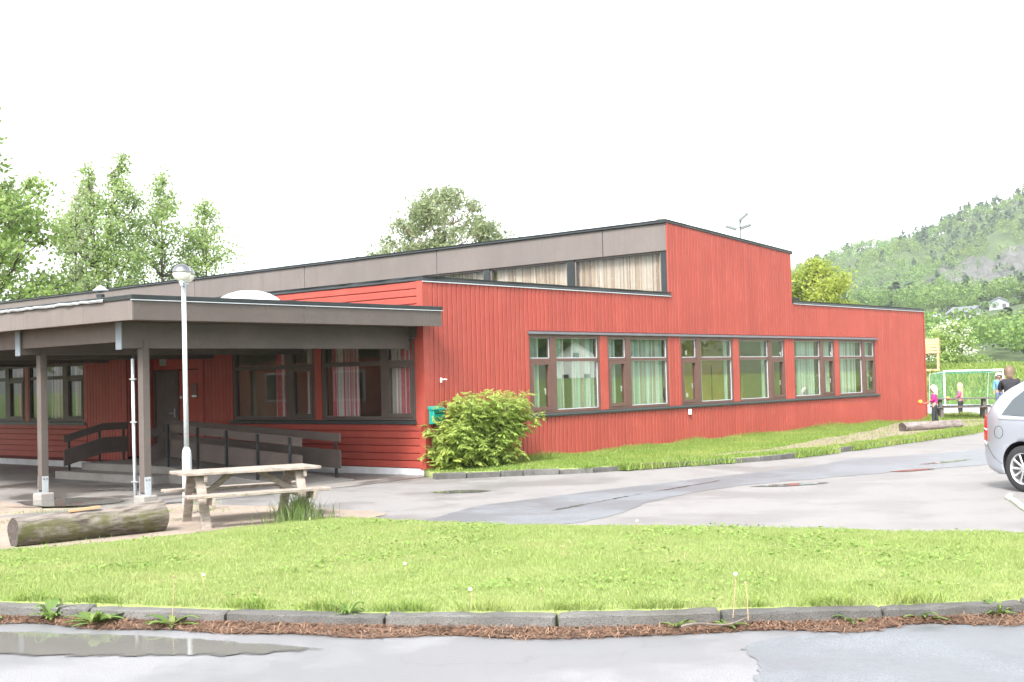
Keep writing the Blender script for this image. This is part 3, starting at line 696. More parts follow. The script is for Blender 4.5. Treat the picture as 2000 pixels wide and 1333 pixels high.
patch = vnoise(Df+400, Sf+900, 55, 8); cf = (rg.random(len(Df)) < np.where(patch > .62, .55, .08)+np.where(Df > 1030, .25, 0))
forest('hill_forest', 'pale green broadleaved forest covering the hillside', Df[~cf], Sf[~cf], rg.uniform(7, 12.5, (~cf).sum()), False, 60, M['forestleaf'], 7)
forest('hill_conifers', 'dark pines and spruces scattered over the hillside and along its ridge', Df[cf], Sf[cf], rg.uniform(8, 15, cf.sum()), True, 40, M['forestdark'], 8)
hx = np.array([(441, -5.5), (440, 1.5), (455, 3.5), (428, -16), (428, -8.0), (458, 12.5), (444, -9), (448, 6)])
forest('garden_trees', 'small trees in the gardens of the hillside houses', hx[:, 0], hx[:, 1], np.array([3.6, 3.8, 4.6, 3.0, 2.6, 5.0, 3.4, 4.2]), False, 200, M['forestleaf'], 12)
# woods across the street, behind the viewer, which the windows mirror
n = 420; yy = rg.uniform(-60, 260, n); xx = rg.uniform(118, 175, n)+yy*.12
forest('far_side_wood', 'dark wood across the street mirrored in the windows', None, None, rg.uniform(14, 22, n), False, 90, M['forestleaf'], 9, np.stack([xx, yy], 1), np.full(n, -1.))
n = 40; xx = rg.uniform(-66, -40, n); yy = rg.uniform(-34, -14, n)
forest('yard_wood', 'trees beyond the yard mirrored in the left windows', None, None, rg.uniform(9, 14, n), False, 260, M['maple'], 10, np.stack([xx, yy], 1), np.full(n, -1.))

# ------------------------------------------------------------------ the school building
B = thing('school_building', (0, 0, 0), 'long single-storey red board-clad school with raised clerestory roof and brown window bands', 'building')
TL = lambda u, w, z: (w, u, z)                 # long wall: faces +X
TE = lambda u, w, z: (u, -w, z)                # end wall: faces -Y
TW = lambda u, w, z: (u, -.7-w, z)             # left wing wall: faces -Y
TC = lambda u, w, z: (u, 8.17-w, z)            # clerestory: faces -Y
def tbox(mb, T, u0, u1, w0, w1, z0, z1):
    a = T(u0, w0, z0); b = T(u1, w1, z1); return mb.box(a[0], b[0], a[1], b[1], a[2], b[2])

def board_mesh(vertical=True):
    c = .16; g = .10
    prof = [(0, 0), (1-c*3, 0), (1, g), (1, 1-g), (1-c*3, 1), (0, 1)]   # (w, across) with chamfered edges
    mb = MB()
    n = len(prof)
    if vertical: P = lambda q, h: (q[0], q[1], h)
    else: P = lambda q, h: (q[0], h, q[1])
    mb.add([P(q, 0) for q in prof]+[P(q, 1) for q in prof], [tuple(range(n)), tuple(range(n, 2*n))]+[(i, (i+1) % n, n+(i+1) % n, n+i) for i in range(n)])
    me = mb.mesh('board'); me.materials.append(M['red']); return me
VB = board_mesh(True); HB = board_mesh(False)
FACE = {'L': (0, lambda u, z: (.002, u, z)), 'E': (-math.pi/2, lambda u, z: (u, -.002, z)), 'W': (-math.pi/2, lambda u, z: (u, -.702, z)), 'R': (0, lambda u, z: (-8.68+.002, u, z))}
brg = random.Random(5)
CAMP = Vector((16.11, -16.27, 1.7))
pending = []
def vboard(face, u, width, z0, z1, parent, th=.022):
    pending.append(('v', face, u, width, z0, z1, parent, th))
def hboard(face, u0, u1, z, height, parent, th=.022):
    pending.append(('h', face, u0, u1, z, height, parent, th))
def place_boards(limit=300):
    def size(b):
        rz, f = FACE[b[1]]; p = Vector(f(b[2], b[4])); d = (p-CAMP).length
        a = b[3]*(b[5]-b[4]) if b[0] == 'v' else (b[3]-b[2])*b[5]
        return a/d**2
    pending.sort(key=size, reverse=True)
    rest = MB()
    for i, b in enumerate(pending):
        rz, f = FACE[b[1]]; th = b[7]*brg.uniform(.95, 1.05)
        if b[0] == 'v': loc = f(b[2]+.006, b[4]); scl = (th, b[3]-.0125, b[5]-b[4]); me = VB
        else: loc = f(b[2], b[4]+.005); scl = (th, b[3]-b[2], b[5]-.010); me = HB
        if i < limit:
            o = link('board', me, None, b[6]); o.location = loc; o.rotation_euler = (0, 0, rz); o.scale = scl
        else:
            m = Matrix.Translation(loc) @ Matrix.Rotation(rz, 4, 'Z') @ Matrix.Diagonal((*scl, 1))
            rest.add([m @ v.co for v in me.vertices], [tuple(p.vertices) for p in me.polygons])
    if rest.v: tag(rest.build('far_boards', M['red'], B), kind='stuff')

# window layout of the long wall: (start, kinds)
WID, NAR, MUL = 1.52, .70, .17
WZ0, WZ1, WZT = 1.0, 2.6, 2.09
units = []
for g in range(3):
    s = 3.0+g*5.58
    order = ('n', 'w') if g == 0 else (('n', 'w') if g == 1 else ('w', 'n'))
    order2 = ('n', 'w') if g == 0 else ('w', 'n')
    units.append((s, order)); units.append((s+2.67, order2))
ULEN = WID+NAR+MUL
# backing wall of the long side
mb = MB()
tbox(mb, TL, .1, 23, -.16, 0, .02, .93); tbox(mb, TL, .1, 23, -.16, 0, 2.68, 3.56)
edges = [.1]+[e for s, _ in units for e in (s, s+ULEN)]+[23]
for i in range(0, len(edges), 2): tbox(mb, TL, edges[i], edges[i+1], -.16, 0, .93, 2.68)
mb.prism([(8.17, 3.56), (14.17, 3.56), (14.17, 4.90), (8.17, 5.27)], -.16, 0, 0)
LW = mb.build('long_wall', M['wallback'], B)
BP = .131
def htop(y): return 5.275-(y-8.17)/6.0*.375 if 8.17 < y < 14.17 else 3.57
u = .125
while u < 22.9:
    c = u+BP/2; w_ = min(BP, 22.97-u)
    inwin = [s for s, _ in units if s-.03 < c < s+ULEN+.03]
    lo = .07+.04*(1-c/23)+brg.uniform(-.004, .004)
    inband = 2.95 < c < 19.28
    top = htop(c)
    if inband:
        vboard('L', u, w_, 2.685, top, LW); vboard('L', u, w_, lo, .925, LW)
    else: vboard('L', u, w_, lo, top, LW)
    u += BP
# red posts and boarded pillars between the windows
for i, (s, _) in enumerate(units[:-1]):
    a, b = s+ULEN, units[i+1][0]
    if b-a < .35:
        mb = MB(); tbox(mb, TL, a+.004, b-.004, .002, .022, 1.0, 2.6); mb.build('window_post', M['redtrim'], LW, .003)
    else:
        k = 4
        for j in range(k): vboard('L', a+(b-a)*j/k, (b-a)/k, .995, 2.605, LW)
# corner trim, far end trim
mb = MB(); mb.prism([(-.125, -.028), (.028, -.028), (.028, .12), (.004, .12), (.004, -.004), (-.125, -.004)], .09, 3.565); mb.build('corner_board', M['redtrim'], B)
mb = MB(); mb.box(.002, .026, 22.975, 23.02, .05, 3.565); mb.build('end_board', M['redtrim'], B)

mg = {'L': M['winframe'], 'E': M['winframe2'], 'W': M['winframe2']}
def wavy(T, u0, u1, w, z0, z1, mat, parent, seed, amp=.035, per=.13):
    rg = random.Random(seed); n = max(8, int((u1-u0)/.025)); mb = MB(); v = []; ph = rg.uniform(0, 6)
    for i in range(n+1):
        uu = u0+(u1-u0)*i/n; ww = w+amp*math.sin(ph+(uu-u0)/per*6.28+.8*math.sin((uu-u0)*9+ph))
        v += [T(uu, ww, z0), T(uu+.01*math.sin(i), ww*.98+w*.02, z1)]
    f = [(2*i, 2*i+2, 2*i+3, 2*i+1) for i in range(n)]
    mb.add(v, f); o = link('curtain', mb.mesh('curtain', smooth=True), mat, parent); return o
def window(T, s, order, face, curt, cmat, seed, wid=WID, nar=NAR, mul=MUL, z0=WZ0, z1=WZ1, zt=WZT, paper=()):
    """one window unit: outer frame, a wide fixed part and a narrow opening part, each split by a transom"""
    L = wid+nar+mul; fr = .055; mat = mg[face]; pane = M['pane'] if face == 'L' else M['pane2']
    mb = MB()
    tbox(mb, T, s, s+L, -.10, .012, z0, z0+fr); tbox(mb, T, s, s+L, -.10, .012, z1-fr, z1)
    tbox(mb, T, s, s+fr, -.099, .011, z0+fr, z1-fr); tbox(mb, T, s+L-fr, s+L, -.099, .011, z0+fr, z1-fr)
    segs = []; u = s
    for k in order:
        w_ = wid if k == 'w' else nar; segs.append((k, u, u+w_)); u += w_+mul
    m0 = segs[0][2]-.01; m1 = segs[1][1]+.01
    tbox(mb, T, m0, m1, -.098, .016, z0+fr, z1-fr)
    for k, a, b in segs:
        a2 = a+fr if a == s else a+.009; b2 = b-fr if abs(b-s-L) < 1e-6 else b-.009
        tbox(mb, T, a2, b2, -.09, .004, zt-.03, zt+.03)
    W = mb.build('window', mat, B)
    for k, a, b in segs:
        a2 = a+fr if a == s else a+.01; b2 = b-fr if abs(b-s-L) < 1e-6 else b-.01
        bead = MB()
        def pane_(za, zb):
            m = MB(); tbox(m, T, a2-.004, b2+.004, -.040, -.034, za, zb); m.build('pane', pane, W)
            for q in ((a2, b2, za, za+.016), (a2, b2, zb-.010, zb), (a2, a2+.012, za, zb), (b2-.012, b2, za, zb)):
                tbox(bead, T, q[0], q[1], -.034, -.018, q[2], q[3])
        pane_(zt+.03, z1-fr)
        if k == 'w': pane_(z0+fr, zt-.03)
        else:
            sa = MB(); t_ = .07
            tbox(sa, T, a2+.003, b2-.003, -.06, .024, z0+fr+.003, z0+fr+t_); tbox(sa, T, a2+.003, b2-.003, -.06, .024, zt-.03-t_, zt-.033)
            tbox(sa, T, a2+.003, a2+t_, -.06, .024, z0+fr+t_, zt-.03-t_); tbox(sa, T, b2-t_, b2-.003, -.06, .024, z0+fr+t_, zt-.03-t_)
            sa.build('sash', mat, W)
            m = MB(); tbox(m, T, a2+t_-.004, b2-t_+.004, -.030, -.024, z0+fr+t_-.004, zt-.03-t_+.004); m.build('pane', pane, W)
            h = MB(); tbox(h, T, b2-t_-.035, b2-t_-.015, -.075, -.055, z0+.38, z0+.50); tbox(h, T, b2-t_-.05, b2-t_-.015, -.085, -.07, z0+.48, z0+.50); h.build('handle', M['white'], W)
        bead.build('glazing_bead', M['galvpaint'] if face == 'L' else M['fascia'], W)
    for (a, b) in curt: wavy(T, s+a*L, s+b*L, -.165, z0-.15, z1+.05, cmat, W, seed+int(a*100))
    for (a, z) in paper:
        m = MB(); tbox(m, T, s+a*L, s+a*L+.07, -.0455, -.0415, z, z+.10); m.build('paper_note', M['paper'], W)
    return W
cset = [[(.02, .22), (.34, .56), (.66, 1.)], [(.0, .2), (.36, 1.)], [(.36, .48), (.93, 1.)], [(.0, .12), (.6, .66)], [(.02, .06), (.2, .62), (.80, .97)], [(.05, .60), (.72, .95)]]
pap = [(), (), ((.12, 2.18), (.12, 1.18)), ((.93, 2.16),), ((.94, 2.16),), ()]
for i, (s, o_) in enumerate(units): window(TL, s, o_, 'L', cset[i], M['cur_green'], 100+i, paper=pap[i])
# sill and head flashing of the long window band
mb = MB(); mb.prism([(-.02, .925), (.062, .925), (.066, .955), (.058, .99), (-.02, 1.0)], 2.93, 19.42, 1); mb.build('sill', M['sill'], B)
mb = MB(); mb.prism([(-.02, 2.602), (.045, 2.602), (.072, 2.62), (.066, 2.655), (.0, 2.682), (-.02, 2.682)], 2.96, 19.36, 1); mb.build('head_flashing', M['headflash'], B)
for m_ in ('sill', 'head_flashing'):
    pass

# end wall (y = 0) from the corner to the entrance
EW0 = -6.87
mb = MB()
tbox(mb, TE, EW0, -.13, -.16, 0, .109, .95); tbox(mb, TE, EW0, -.13, -.16, 0, 2.55, 3.56)
tbox(mb, TE, EW0, -5.72, -.16, 0, .95, 2.55); tbox(mb, TE, -3.05, -2.84, -.16, 0, .95, 2.55); tbox(mb, TE, -.22, -.13, -.16, 0, .95, 2.55)
EW = mb.build('end_wall', M['wallback'], B)
z = .11
while z < .92: hboard('E', -5.72, -.13, z, min(.137, .925-z), EW); z += .137
z = 3.0
while z < 3.55: hboard('E', -15.5, -.13, z, min(.141, 3.565-z), EW); z += .141
u = EW0+.01
while u < -5.75: vboard('E', u, min(.131, -5.72-u), .16, 2.56, EW); u += .131
EWW, EWN, EWM = 1.76, .76, .14
window(TE, -5.70, ('w', 'n'), 'E', [(.46, .655), (.83, .99)], M['cur_red'], 200, 1.76, .70, .17, 1.0, 2.52, 2.08)
window(TE, -2.83, ('w', 'n'), 'E', [(.05, .34), (.68, .99)], M['cur_red'], 210, 1.70, .76, .14, 1.0, 2.52, 2.08)
mb = MB(); tbox(mb, TE, -3.05, -2.85, .002, .022, 1.0, 2.52); mb.build('window_post', M['redtrim'], EW, .003)
mb = MB(); tbox(mb, TE, -.215, -.127, .002, .02, .93, 2.70); mb.build('window_post', M['redtrim'], EW, .003)
mb = MB(); mb.prism([(-.055, .925), (.02, .925), (.02, 1.0), (-.05, .985)], -5.8, -.2, 0); mb.build('sill', M['sill'], B)
mb = MB(); tbox(mb, TE, -5.74, -.14, .0, .03, 2.525, 2.72); mb.build('lintel_board', M['brownrail'], B)
# foundation
mb = MB(); mb.box(-6.9, -.03, -.012, .15, -.4, .106); mb.box(-.15, -.03, .15, 23, -.3, .06); mb.build('foundation', M['found'], B)
mb = MB(); mb.box(-33, -8.70, -.68, -.5, -.5, .118); mb.build('foundation', M['found'], B)
# entrance: return wall, door, red panel with notice
mb = MB(); tbox(mb, TE, -7.75, EW0, -.14, -.0, .1, 2.56); tbox(mb, TE, -8.68, -7.75, -.14, 0, 2.12, 2.56); mb.build('entrance_panel', M['wallback'], B)
mb = MB(); tbox(mb, TE, -7.66, EW0-.0, .002, .02, .2, 2.10); tbox(mb, TE, -8.66, EW0, .002, .018, 2.13, 2.50); mb.build('entrance_board', M['red'], B)
mb = MB(); tbox(mb, TE, EW0-.03, EW0+.13, .022, .05, .15, 2.56); mb.build('corner_board', M['redtrim'], B)
D = MB(); tbox(D, TE, -8.62, -7.80, -.05, -.01, .2, 2.06); D = D.build('door', M['door'], B)
for j in range(8):
    m = MB(); a = -8.60+j*.098; tbox(m, TE, a, a+.092, -.01, .006, .26, 2.04); m.build('door_plank', M['door'], D, .003)
m = MB(); m.tube([TE(-7.88, .01, 1.15), TE(-7.88, .06, 1.15), TE(-7.99, .06, 1.15)], .011, 8); tbox(m, TE, -7.90, -7.86, .004, .016, 1.05, 1.25); m.build('door_handle', M['galv'], D)
m = MB(); tbox(m, TE, -8.68, -8.62, -.05, .03, .2, 2.12); tbox(m, TE, -7.80, -7.70, -.05, .03, .2, 2.12); tbox(m, TE, -8.62, -7.80, -.05, .03, 2.06, 2.12); m.build('door_frame', M['winframe2'], B)
m = MB(); tbox(m, TE, -8.42, -8.16, .018, .028, 2.22, 2.40); m.build('door_sign', pm('pale_green_sign', (.30, .36, .31), .6, .05), B, .004)
m = MB(); tbox(m, TE, -7.20, -6.98, .02, .035, 1.48, 1.80); nb = m.build('notice_frame', M['winframe2'], B)
m = MB(); tbox(m, TE, -7.175, -7.005, .0355, .038, 1.505, 1.775); m.build('notice_glass', pm('notice_sheet', (.16, .05, .045), .3, .2, 9), nb)
m = MB(); tbox(m, TE, -7.175, -7.005, .038, .041, 1.50, 1.545); m.build('notice_label', M['paper'], nb)
m = MB(); m.lathe([(.001, -.015), (.03, -.012), (.035, 0), (.03, .012), (.001, .015)], (0, 0, 0), 12); o = m.build('bell_push', M['white'], B); o.rotation_euler = (math.pi/2, 0, 0); o.location = (-7.60, -.03, 1.50)
# left wing
WX1 = -8.68
mb = MB(); tbox(mb, TW, -33, WX1, -.16, 0, .05, .93); tbox(mb, TW, -33, WX1, -.16, 0, 2.42, 3.56); tbox(mb, TW, -10.40, WX1, -.16, 0, .93, 2.42); tbox(mb, TW, -33, -19.0, -.16, 0, .93, 2.42)
for a, b in ((-13.22, -13.03), (-16.0, -15.81)): tbox(mb, TW, a, b, -.16, 0, .93, 2.42)
mb.box(WX1-.16, WX1, -.7, 0, .05, 3.56)
WW = mb.build('wing_wall', M['wallback'], B)
z = .118
while z < .91: hboard('W', -19, -10.36, z, min(.137, .925-z), WW); z += .137
u = -10.33
while u < WX1-.03: vboard('W', u, min(.131, WX1-u), .12, 2.42, WW); u += .131
u = -.695
while u < -.02: vboard('R', u, min(.131, -.005-u), .2, 2.5, WW); u += .131
mb = MB(); tbox(mb, TW, -10.46, -10.33, .002, .026, .93, 2.42); mb.build('corner_board', M['redtrim'], WW)
for i, s in enumerate((-13.03, -15.81, -18.6)):
    window(TW, s, ('w', 'n'), 'W', [(.50, .64), (.74, .99)] if i == 1 else [(.30, .64), (.73, .99)], M['cur_red'], 300+i*10, 1.62, .78, .16, .98, 2.36, 2.03)
for a in (-13.215, -15.995):
    mb = MB(); tbox(mb, TW, a, a+.18, .002, .022, .98, 2.36); mb.build('window_post', M['redtrim'], WW, .003)
mb = MB(); mb.prism([(-.755, .90), (-.69, .90), (-.69, .98), (-.75, .965)], -19, -10.38, 0); mb.build('sill', M['sill'], B)
mb = MB(); tbox(mb, TW, -33, -8.6, .0, .05, 2.38, 2.72); mb.box(-8.66, -8.6, -.75, -.02, 2.5, 2.72); mb.build('lintel_board', M['brownrail'], B)
mb = MB(); tbox(mb, TE, -8.6, -5.75, .0, .04, 2.565, 2.72); mb.build('lintel_board', M['brownrail'], B)
# remaining outer walls, roofs
mb = MB(); mb.box(-33, 0-.17, 22.84, 23, 0, 3.56); mb.box(-33, -32.84, -.5, 22.8, 0, 3.56); mb.build('rear_wall', M['red'], B)
mb = MB(); mb.box(-33, -.01, .0, 8.17, 3.50, 3.59); mb.box(-33, -8.7, -.7, .0, 3.50, 3.59); mb.box(-33, -.01, 14.17, 22.99, 3.50, 3.59); mb.build('low_roof', M['felt'], B)
mb = MB(); mb.prism([(8.2, 5.20), (14.15, 4.83), (14.15, 4.93), (8.2, 5.30)], -33, -.01, 0); mb.build('high_roof', M['felt'], B)
mb = MB(); mb.prism([(14.05, 3.59), (14.16, 3.59), (14.16, 4.88), (14.05, 4.88)], -33, -.01, 0); mb.box(-33, -32.9, 8.2, 14.05, 3.59, 4.85); mb.build('upper_rear_wall', M['red'], B)
def flashing(name, pts, h, th, seed, wob=.006, nseg=40):
    """bent sheet-metal roof edge along a polyline, slightly dented"""
    rg = random.Random(seed); mb = MB(); v = []
    pts = [Vector(p) for p in pts]; n = 0; P = []
    for a, b in zip(pts[:-1], pts[1:]):
        k = max(2, int((b-a).length/.35))
        for i in range(k): P.append((a.lerp(b, i/k), (b-a).normalized()))
    P.append((pts[-1], (pts[-1]-pts[-2]).normalized()))
    for p, d in P:
        out = Vector((d.y, -d.x, 0)).normalized()
        e = rg.uniform(-1, 1)*wob; e2 = rg.uniform(-1, 1)*wob
        v += [p+out*(.03+e), p+out*(.045+e*.6)+Vector((0, 0, h*.12)), p+out*(.026+e2)+Vector((0, 0, h*.55)), p+out*.036+Vector((0, 0, h+e*.4)), p-out*th+Vector((0, 0, h+.012+e2*.3)), p-out*th]
    k = 6; f = [(i*k+j, (i+1)*k+j, (i+1)*k+(j+1) % k, i*k+(j+1) % k) for i in range(len(P)-1) for j in range(k)]
    f += [tuple(range(k)), tuple((len(P)-1)*k+j for j in range(k))]
    mb.add(v, f); return mb.build(name, M['black'], B)
flashing('roof_flashing', [(-15.5, 0, 3.565), (0, 0, 3.565), (0, 8.24, 3.565)], .085, .2, 1, .012)
flashing('roof_flashing', [(-32.9, 8.10, 5.275), (-.0, 8.10, 5.275)], .08, .2, 2, .004)
flashing('roof_flashing', [(0, 8.06, 5.282), (0, 14.22, 4.897)], .08, .2, 3, .004)
flashing('roof_flashing', [(0, 14.17, 3.565), (0, 23.03, 3.565), (-20, 23.03, 3.565)], .085, .2, 4, .004)
mb = MB(); mb.prism([(.02, 3.545), (.05, 3.545), (.05, 3.562), (.02, 3.562)], -.02, 8.2, 1); mb.build('drip_edge', M['galvpaint'], B)
mb = MB(); mb.prism([(.02, 3.545), (.05, 3.545), (.05, 3.562), (.02, 3.562)], 14.2, 23.0, 1); mb.build('drip_edge', M['galvpaint'], B)
# clerestory
x = 0.0; k = 0
joints = [.0, -1.83, -7.45, -13.0, -18.6, -24.2, -32.9]
for a, b in zip(joints[:-1], joints[1:]):
    m = MB(); tbox(m, TC, b+.012, a-.012 if a < 0 else a-.0, .0, .06, 4.63, 5.272); m.build('fascia_panel', M['fascia'], B, .004)
m = MB(); tbox(m, TC, -32.9, -.02, -.05, -.002, 4.60, 5.2); m.build('clerestory_beam', M['brownrail'], B)
for i in range(5):
    a = -.17-2.80*i
    m = MB(); tbox(m, TC, a, a+.22 if i else a+.168, -.10, .03, 3.6, 4.63); m.build('clerestory_post', M['black'], B)
    if i < 4:
        s = a-2.58
        m = MB(); tbox(m, TC, s, a, -.09, .0, 3.60, 3.70); tbox(m, TC, s, a, -.09, .0, 4.585, 4.63); tbox(m, TC, s, s+.04, -.09, -.0, 3.70, 4.585); tbox(m, TC, a-.04, a, -.09, .0, 3.70, 4.585)
        W = m.build('window', M['fascia'], B)
        m = MB(); tbox(m, TC, s+.03, a-.03, -.045, -.039, 3.69, 4.60); m.build('pane', M['pane3'], W)
        cr = [(.0, .97), (.03, 1.), (.08, .98), (0, 1)][i]
        wavy(TC, s+2.58*cr[0], s+2.58*cr[1], -.16, 3.60, 4.64, M['cur_cream'], W, 400+i, .03, .11)
m = MB(); tbox(m, TC, -32.9, -11.4, -.1, 0, 3.59, 4.63); m.build('clerestory_wall', M['red'], B)
# rooms behind the glass
m = MB(); m.box(-33, -.16, .16, 22.84, .0, .12); m.build('floor', M['innerfloor'], B)
m = MB(); m.box(-33, -.16, .16, 8.2, 2.95, 3.0); m.box(-33, -.16, 14.1, 22.84, 2.95, 3.0); m.box(-6.2, -.16, 8.62, 14.1, 4.5, 4.55); m.box(-33, -8.7, -.54, .16, 2.95, 3.0); m.build('ceiling', M['white'], B)
m = MB(); m.box(-6.2, -6.05, .16, 8.2, .12, 2.95); m.box(-6.05, -.17, 8.5, 8.6, .12, 4.5); m.box(-6.05, -.17, 14.3, 14.4, .12, 2.95); m.box(-6.2, -6.05, 14.4, 22.84, .12, 2.95); m.box(-8.9, -8.84, 0, 6, .12, 2.95); m.box(-33, -9, 5.9, 6, .12, 2.95); m.build('room_wall', M['inner'], B)
m = MB(); m.box(-1.75, -1.65, 8.61, 14.29, .12, 4.5); m.build('room_wall', M['inneryellow'], B)  # yellow wall set close behind the panes to catch more daylight
m = MB(); m.box(-1.649, -1.635, 10.6, 10.63, .3, 1.95); m.build('yellow_wall_joint', M['winframe2'], B)  # joint line added on the yellow wall
m = MB(); m.box(-1.649, -1.635, 12.6, 12.63, .3, 1.95); m.build('yellow_wall_joint', M['winframe2'], B)
# roof vent pipe, roof rail
m = MB(); m.lathe([(.11, 0), (.11, .62), (.001, .62)], (-14.2, 2, 3.68), 14); vp_ = m.build('vent_pipe', M['black'], B, smooth=False)
m = MB(); m.lathe([(.001, .62), (.20, .66), (.21, .69), (.001, .84)], (-14.2, 2, 3.72), 16); m.build('vent_cap', M['galv'], vp_)
m = MB(); m.bar((-3.2, 14.35, 3.93), (-1.6, 17.6, 3.90), .07, .07); m.bar((-2.05, 16.7, 3.58), (-2.05, 16.7, 3.90), .09, .09); m.bar((-3.0, 14.75, 3.58), (-3.0, 14.75, 3.90), .09, .09); m.build('roof_rail', M['blackpost'], B)
place_boards(300)

# ------------------------------------------------------------------ entrance canopy
CN = thing('entrance_canopy', (-.39, -5.6, 0), 'flat brown timber canopy on posts in front of the entrance', 'canopy')
def cb(mb, name, mat, bevel=0, parent=None, smooth=False):
    """mesh given in world coordinates, parented to the canopy empty"""
    mb.v = [(x+.39, y+5.6, z) for x, y, z in mb.v]
    return mb.build(name, mat, parent or CN, bevel, smooth)
for i, x in enumerate((-.39, -3.40, -6.41, -9.42, -12.43)):
    ye = -.03 if x > -8.6 else -.76
    m = MB(); m.box(x-.06, x+.06, -6.02, ye, 2.32, 2.715); bm_ = cb(m, 'beam', M['brown'], .006)
    m = MB(); m.box(x-.075, x+.075, -6.045, -6.022, 2.30, 2.715); cb(m, 'end_plate', M['endplate'], .003)
    if i == 0:
        m = MB(); m.box(x-.055, x+.063, -.16, -.035, 2.30, 2.72); cb(m, 'bearing_block', M['brown'], .004)
    g = gz(x, -5.62)
    m = MB(); m.box(x-.065, x+.065, -5.685, -5.555, g+.16, 2.318); cb(m, 'post', M['brown'], .008)
    m = MB(); m.box(x+.062, x+.075, -5.655, -5.585, 2.10, 2.44); cb(m, 'splice_plate', M['brown'], .003)
    m = MB(); m.box(x-.13, x+.13, -5.75, -5.49, g-.2, g+.125); cb(m, 'footing', M['concrete'], .02)
    m = MB(); m.box(x+.066, x+.076, -5.68, -5.57, g+.12, g+.40); m.box(x-.076, x-.066, -5.68, -5.57, g+.12, g+.40); m.box(x-.066, x+.066, -5.66, -5.58, g+.12, g+.135); br = cb(m, 'post_bracket', M['galv'], .002)
    m = MB()
    for yy in (-5.65, -5.60): m.box(x+.076, x+.084, yy-.009, yy+.009, g+.345, g+.363)
    m.v = [(a+.39, b+5.6, c) for a, b, c in m.v]; m.build('bolt', M['blackpost'], br)
# fascia panels
FX, FY = .33, -6.25
yj = [FY, -3.1, .13]
for a, b in zip(yj[:-1], yj[1:]):
    m = MB(); m.box(FX, FX+.03, a+.002, b-.002, 2.705, 2.995); cb(m, 'fascia_panel', M['brown'], .003)  # darker brown on this side, paler brown on the left side
xj = [.33, -.95, -2.75, -4.7, -7.6, -10.6, -13.6, -17]
for a, b in zip(xj[:-1], xj[1:]):
    m = MB(); m.box(b+.003, a-.003, FY-.03, FY, 2.705, 2.995); cb(m, 'fascia_panel', M['fascia'], .003)
m = MB(); m.box(FX-.02, FX+.034, FY-.034, FY-.0, 2.70, 2.997); cb(m, 'corner_cover', M['fascia'], .003)
m = MB(); m.box(FX-.005, FX+.05, FY-.05, .15, 2.998, 3.07); m.box(-17, FX-.005, FY-.05, FY+.02, 2.998, 3.07); cb(m, 'roof_edge', M['black'], .006)
m = MB(); m.box(FX+.031, FX+.054, FY-.05, .15, 2.988, 2.999); cb(m, 'drip_edge', M['galvpaint'])
m = MB(); m.box(-17, FX, FY+.02, -.03, 2.985, 3.035); cb(m, 'roof_deck', M['felt'])
m = MB(); m.box(-17, FX, -6.06, -.06, 2.722, 2.735); cb(m, 'ceiling', M['shadedceil'])
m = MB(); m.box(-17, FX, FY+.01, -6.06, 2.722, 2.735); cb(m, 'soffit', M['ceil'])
for xa, xb in ((-3.34, -.45), (-6.35, -3.46), (-9.36, -6.47), (-12.37, -9.48)):
    m = MB(); m.box(xa+.002, xb-.002, -5.99, -5.93, 2.42, 2.72); cb(m, 'dark_gap_board', M['brownrail'])  # dark board added for the far beams and shade between the beams
m = MB(); m.box(FX-.06, FX-.001, FY+.02, -.05, 2.74, 2.98); cb(m, 'rim_joist', M['brownrail'])
# wavy silver strip added for the reflections along the left roof edge
rg_ = random.Random(3); m = MB(); v = []; n = 90
for i in range(n+1):
    x = -.35-9.*i/n; sag = .016*abs(math.sin(i*.55+1.2*math.sin(i*.17)))*(1 if i > 4 else .2)*(1 if i % 7 else .2); o_ = .012*math.sin(i*.8)+.01*rg_.random()
    v += [(x, FY-.058-abs(o_), 2.995+sag), (x, FY-.066-abs(o_)*1.6, 3.018+sag), (x, FY-.054, 3.04+sag*.8)]
f = []
for i in range(n): b = i*3; f += [(b, b+3, b+4, b+1), (b+1, b+4, b+5, b+2)]
m.add(v, f); cb(m, 'edge_glint_strip', M['galv'])
# skylight dome
m = MB(); m.lathe([(.60, 0), (.60, .03), (.56, .09), (.48, .16), (.36, .225), (.2, .27), (.05, .285), (.001, .286)], (-1.22, -3.0, 3.065), 28); sk = cb(m, 'skylight_dome', pm('opal_acrylic', (.82, .84, .85), .25, .02), smooth=True)
m = MB(); m.box(-1.85, -.59, -3.63, -2.37, 3.03, 3.068); m.v = [(a+.39, b+5.6, c) for a, b, c in m.v]; m.build('skylight_curb', M['black'], sk)
# white conduit beside the front post
m = MB(); m.tube([(-.545, -5.70, -.02), (-.56, -5.70, 1.0), (-.575, -5.69, 2.17)], .026, 8); cd_ = cb(m, 'conduit', M['galvpaint'], smooth=True)
m = MB(); m.tube([(-.575, -5.69, 2.16), (-.60, -5.66, 2.26), (-.57, -5.62, 2.33)], .011, 6); m.v = [(a+.39, b+5.6, c) for a, b, c in m.v]; m.build('cable', M['blackpost'], cd_)
m = MB()
for z in (.3, 1.2, 1.85): m.box(-.60, -.46, -5.735, -5.70, z, z+.018)
m.v = [(a+.39, b+5.6, c) for a, b, c in m.v]; m.build('conduit_clip', M['galv'], cd_)

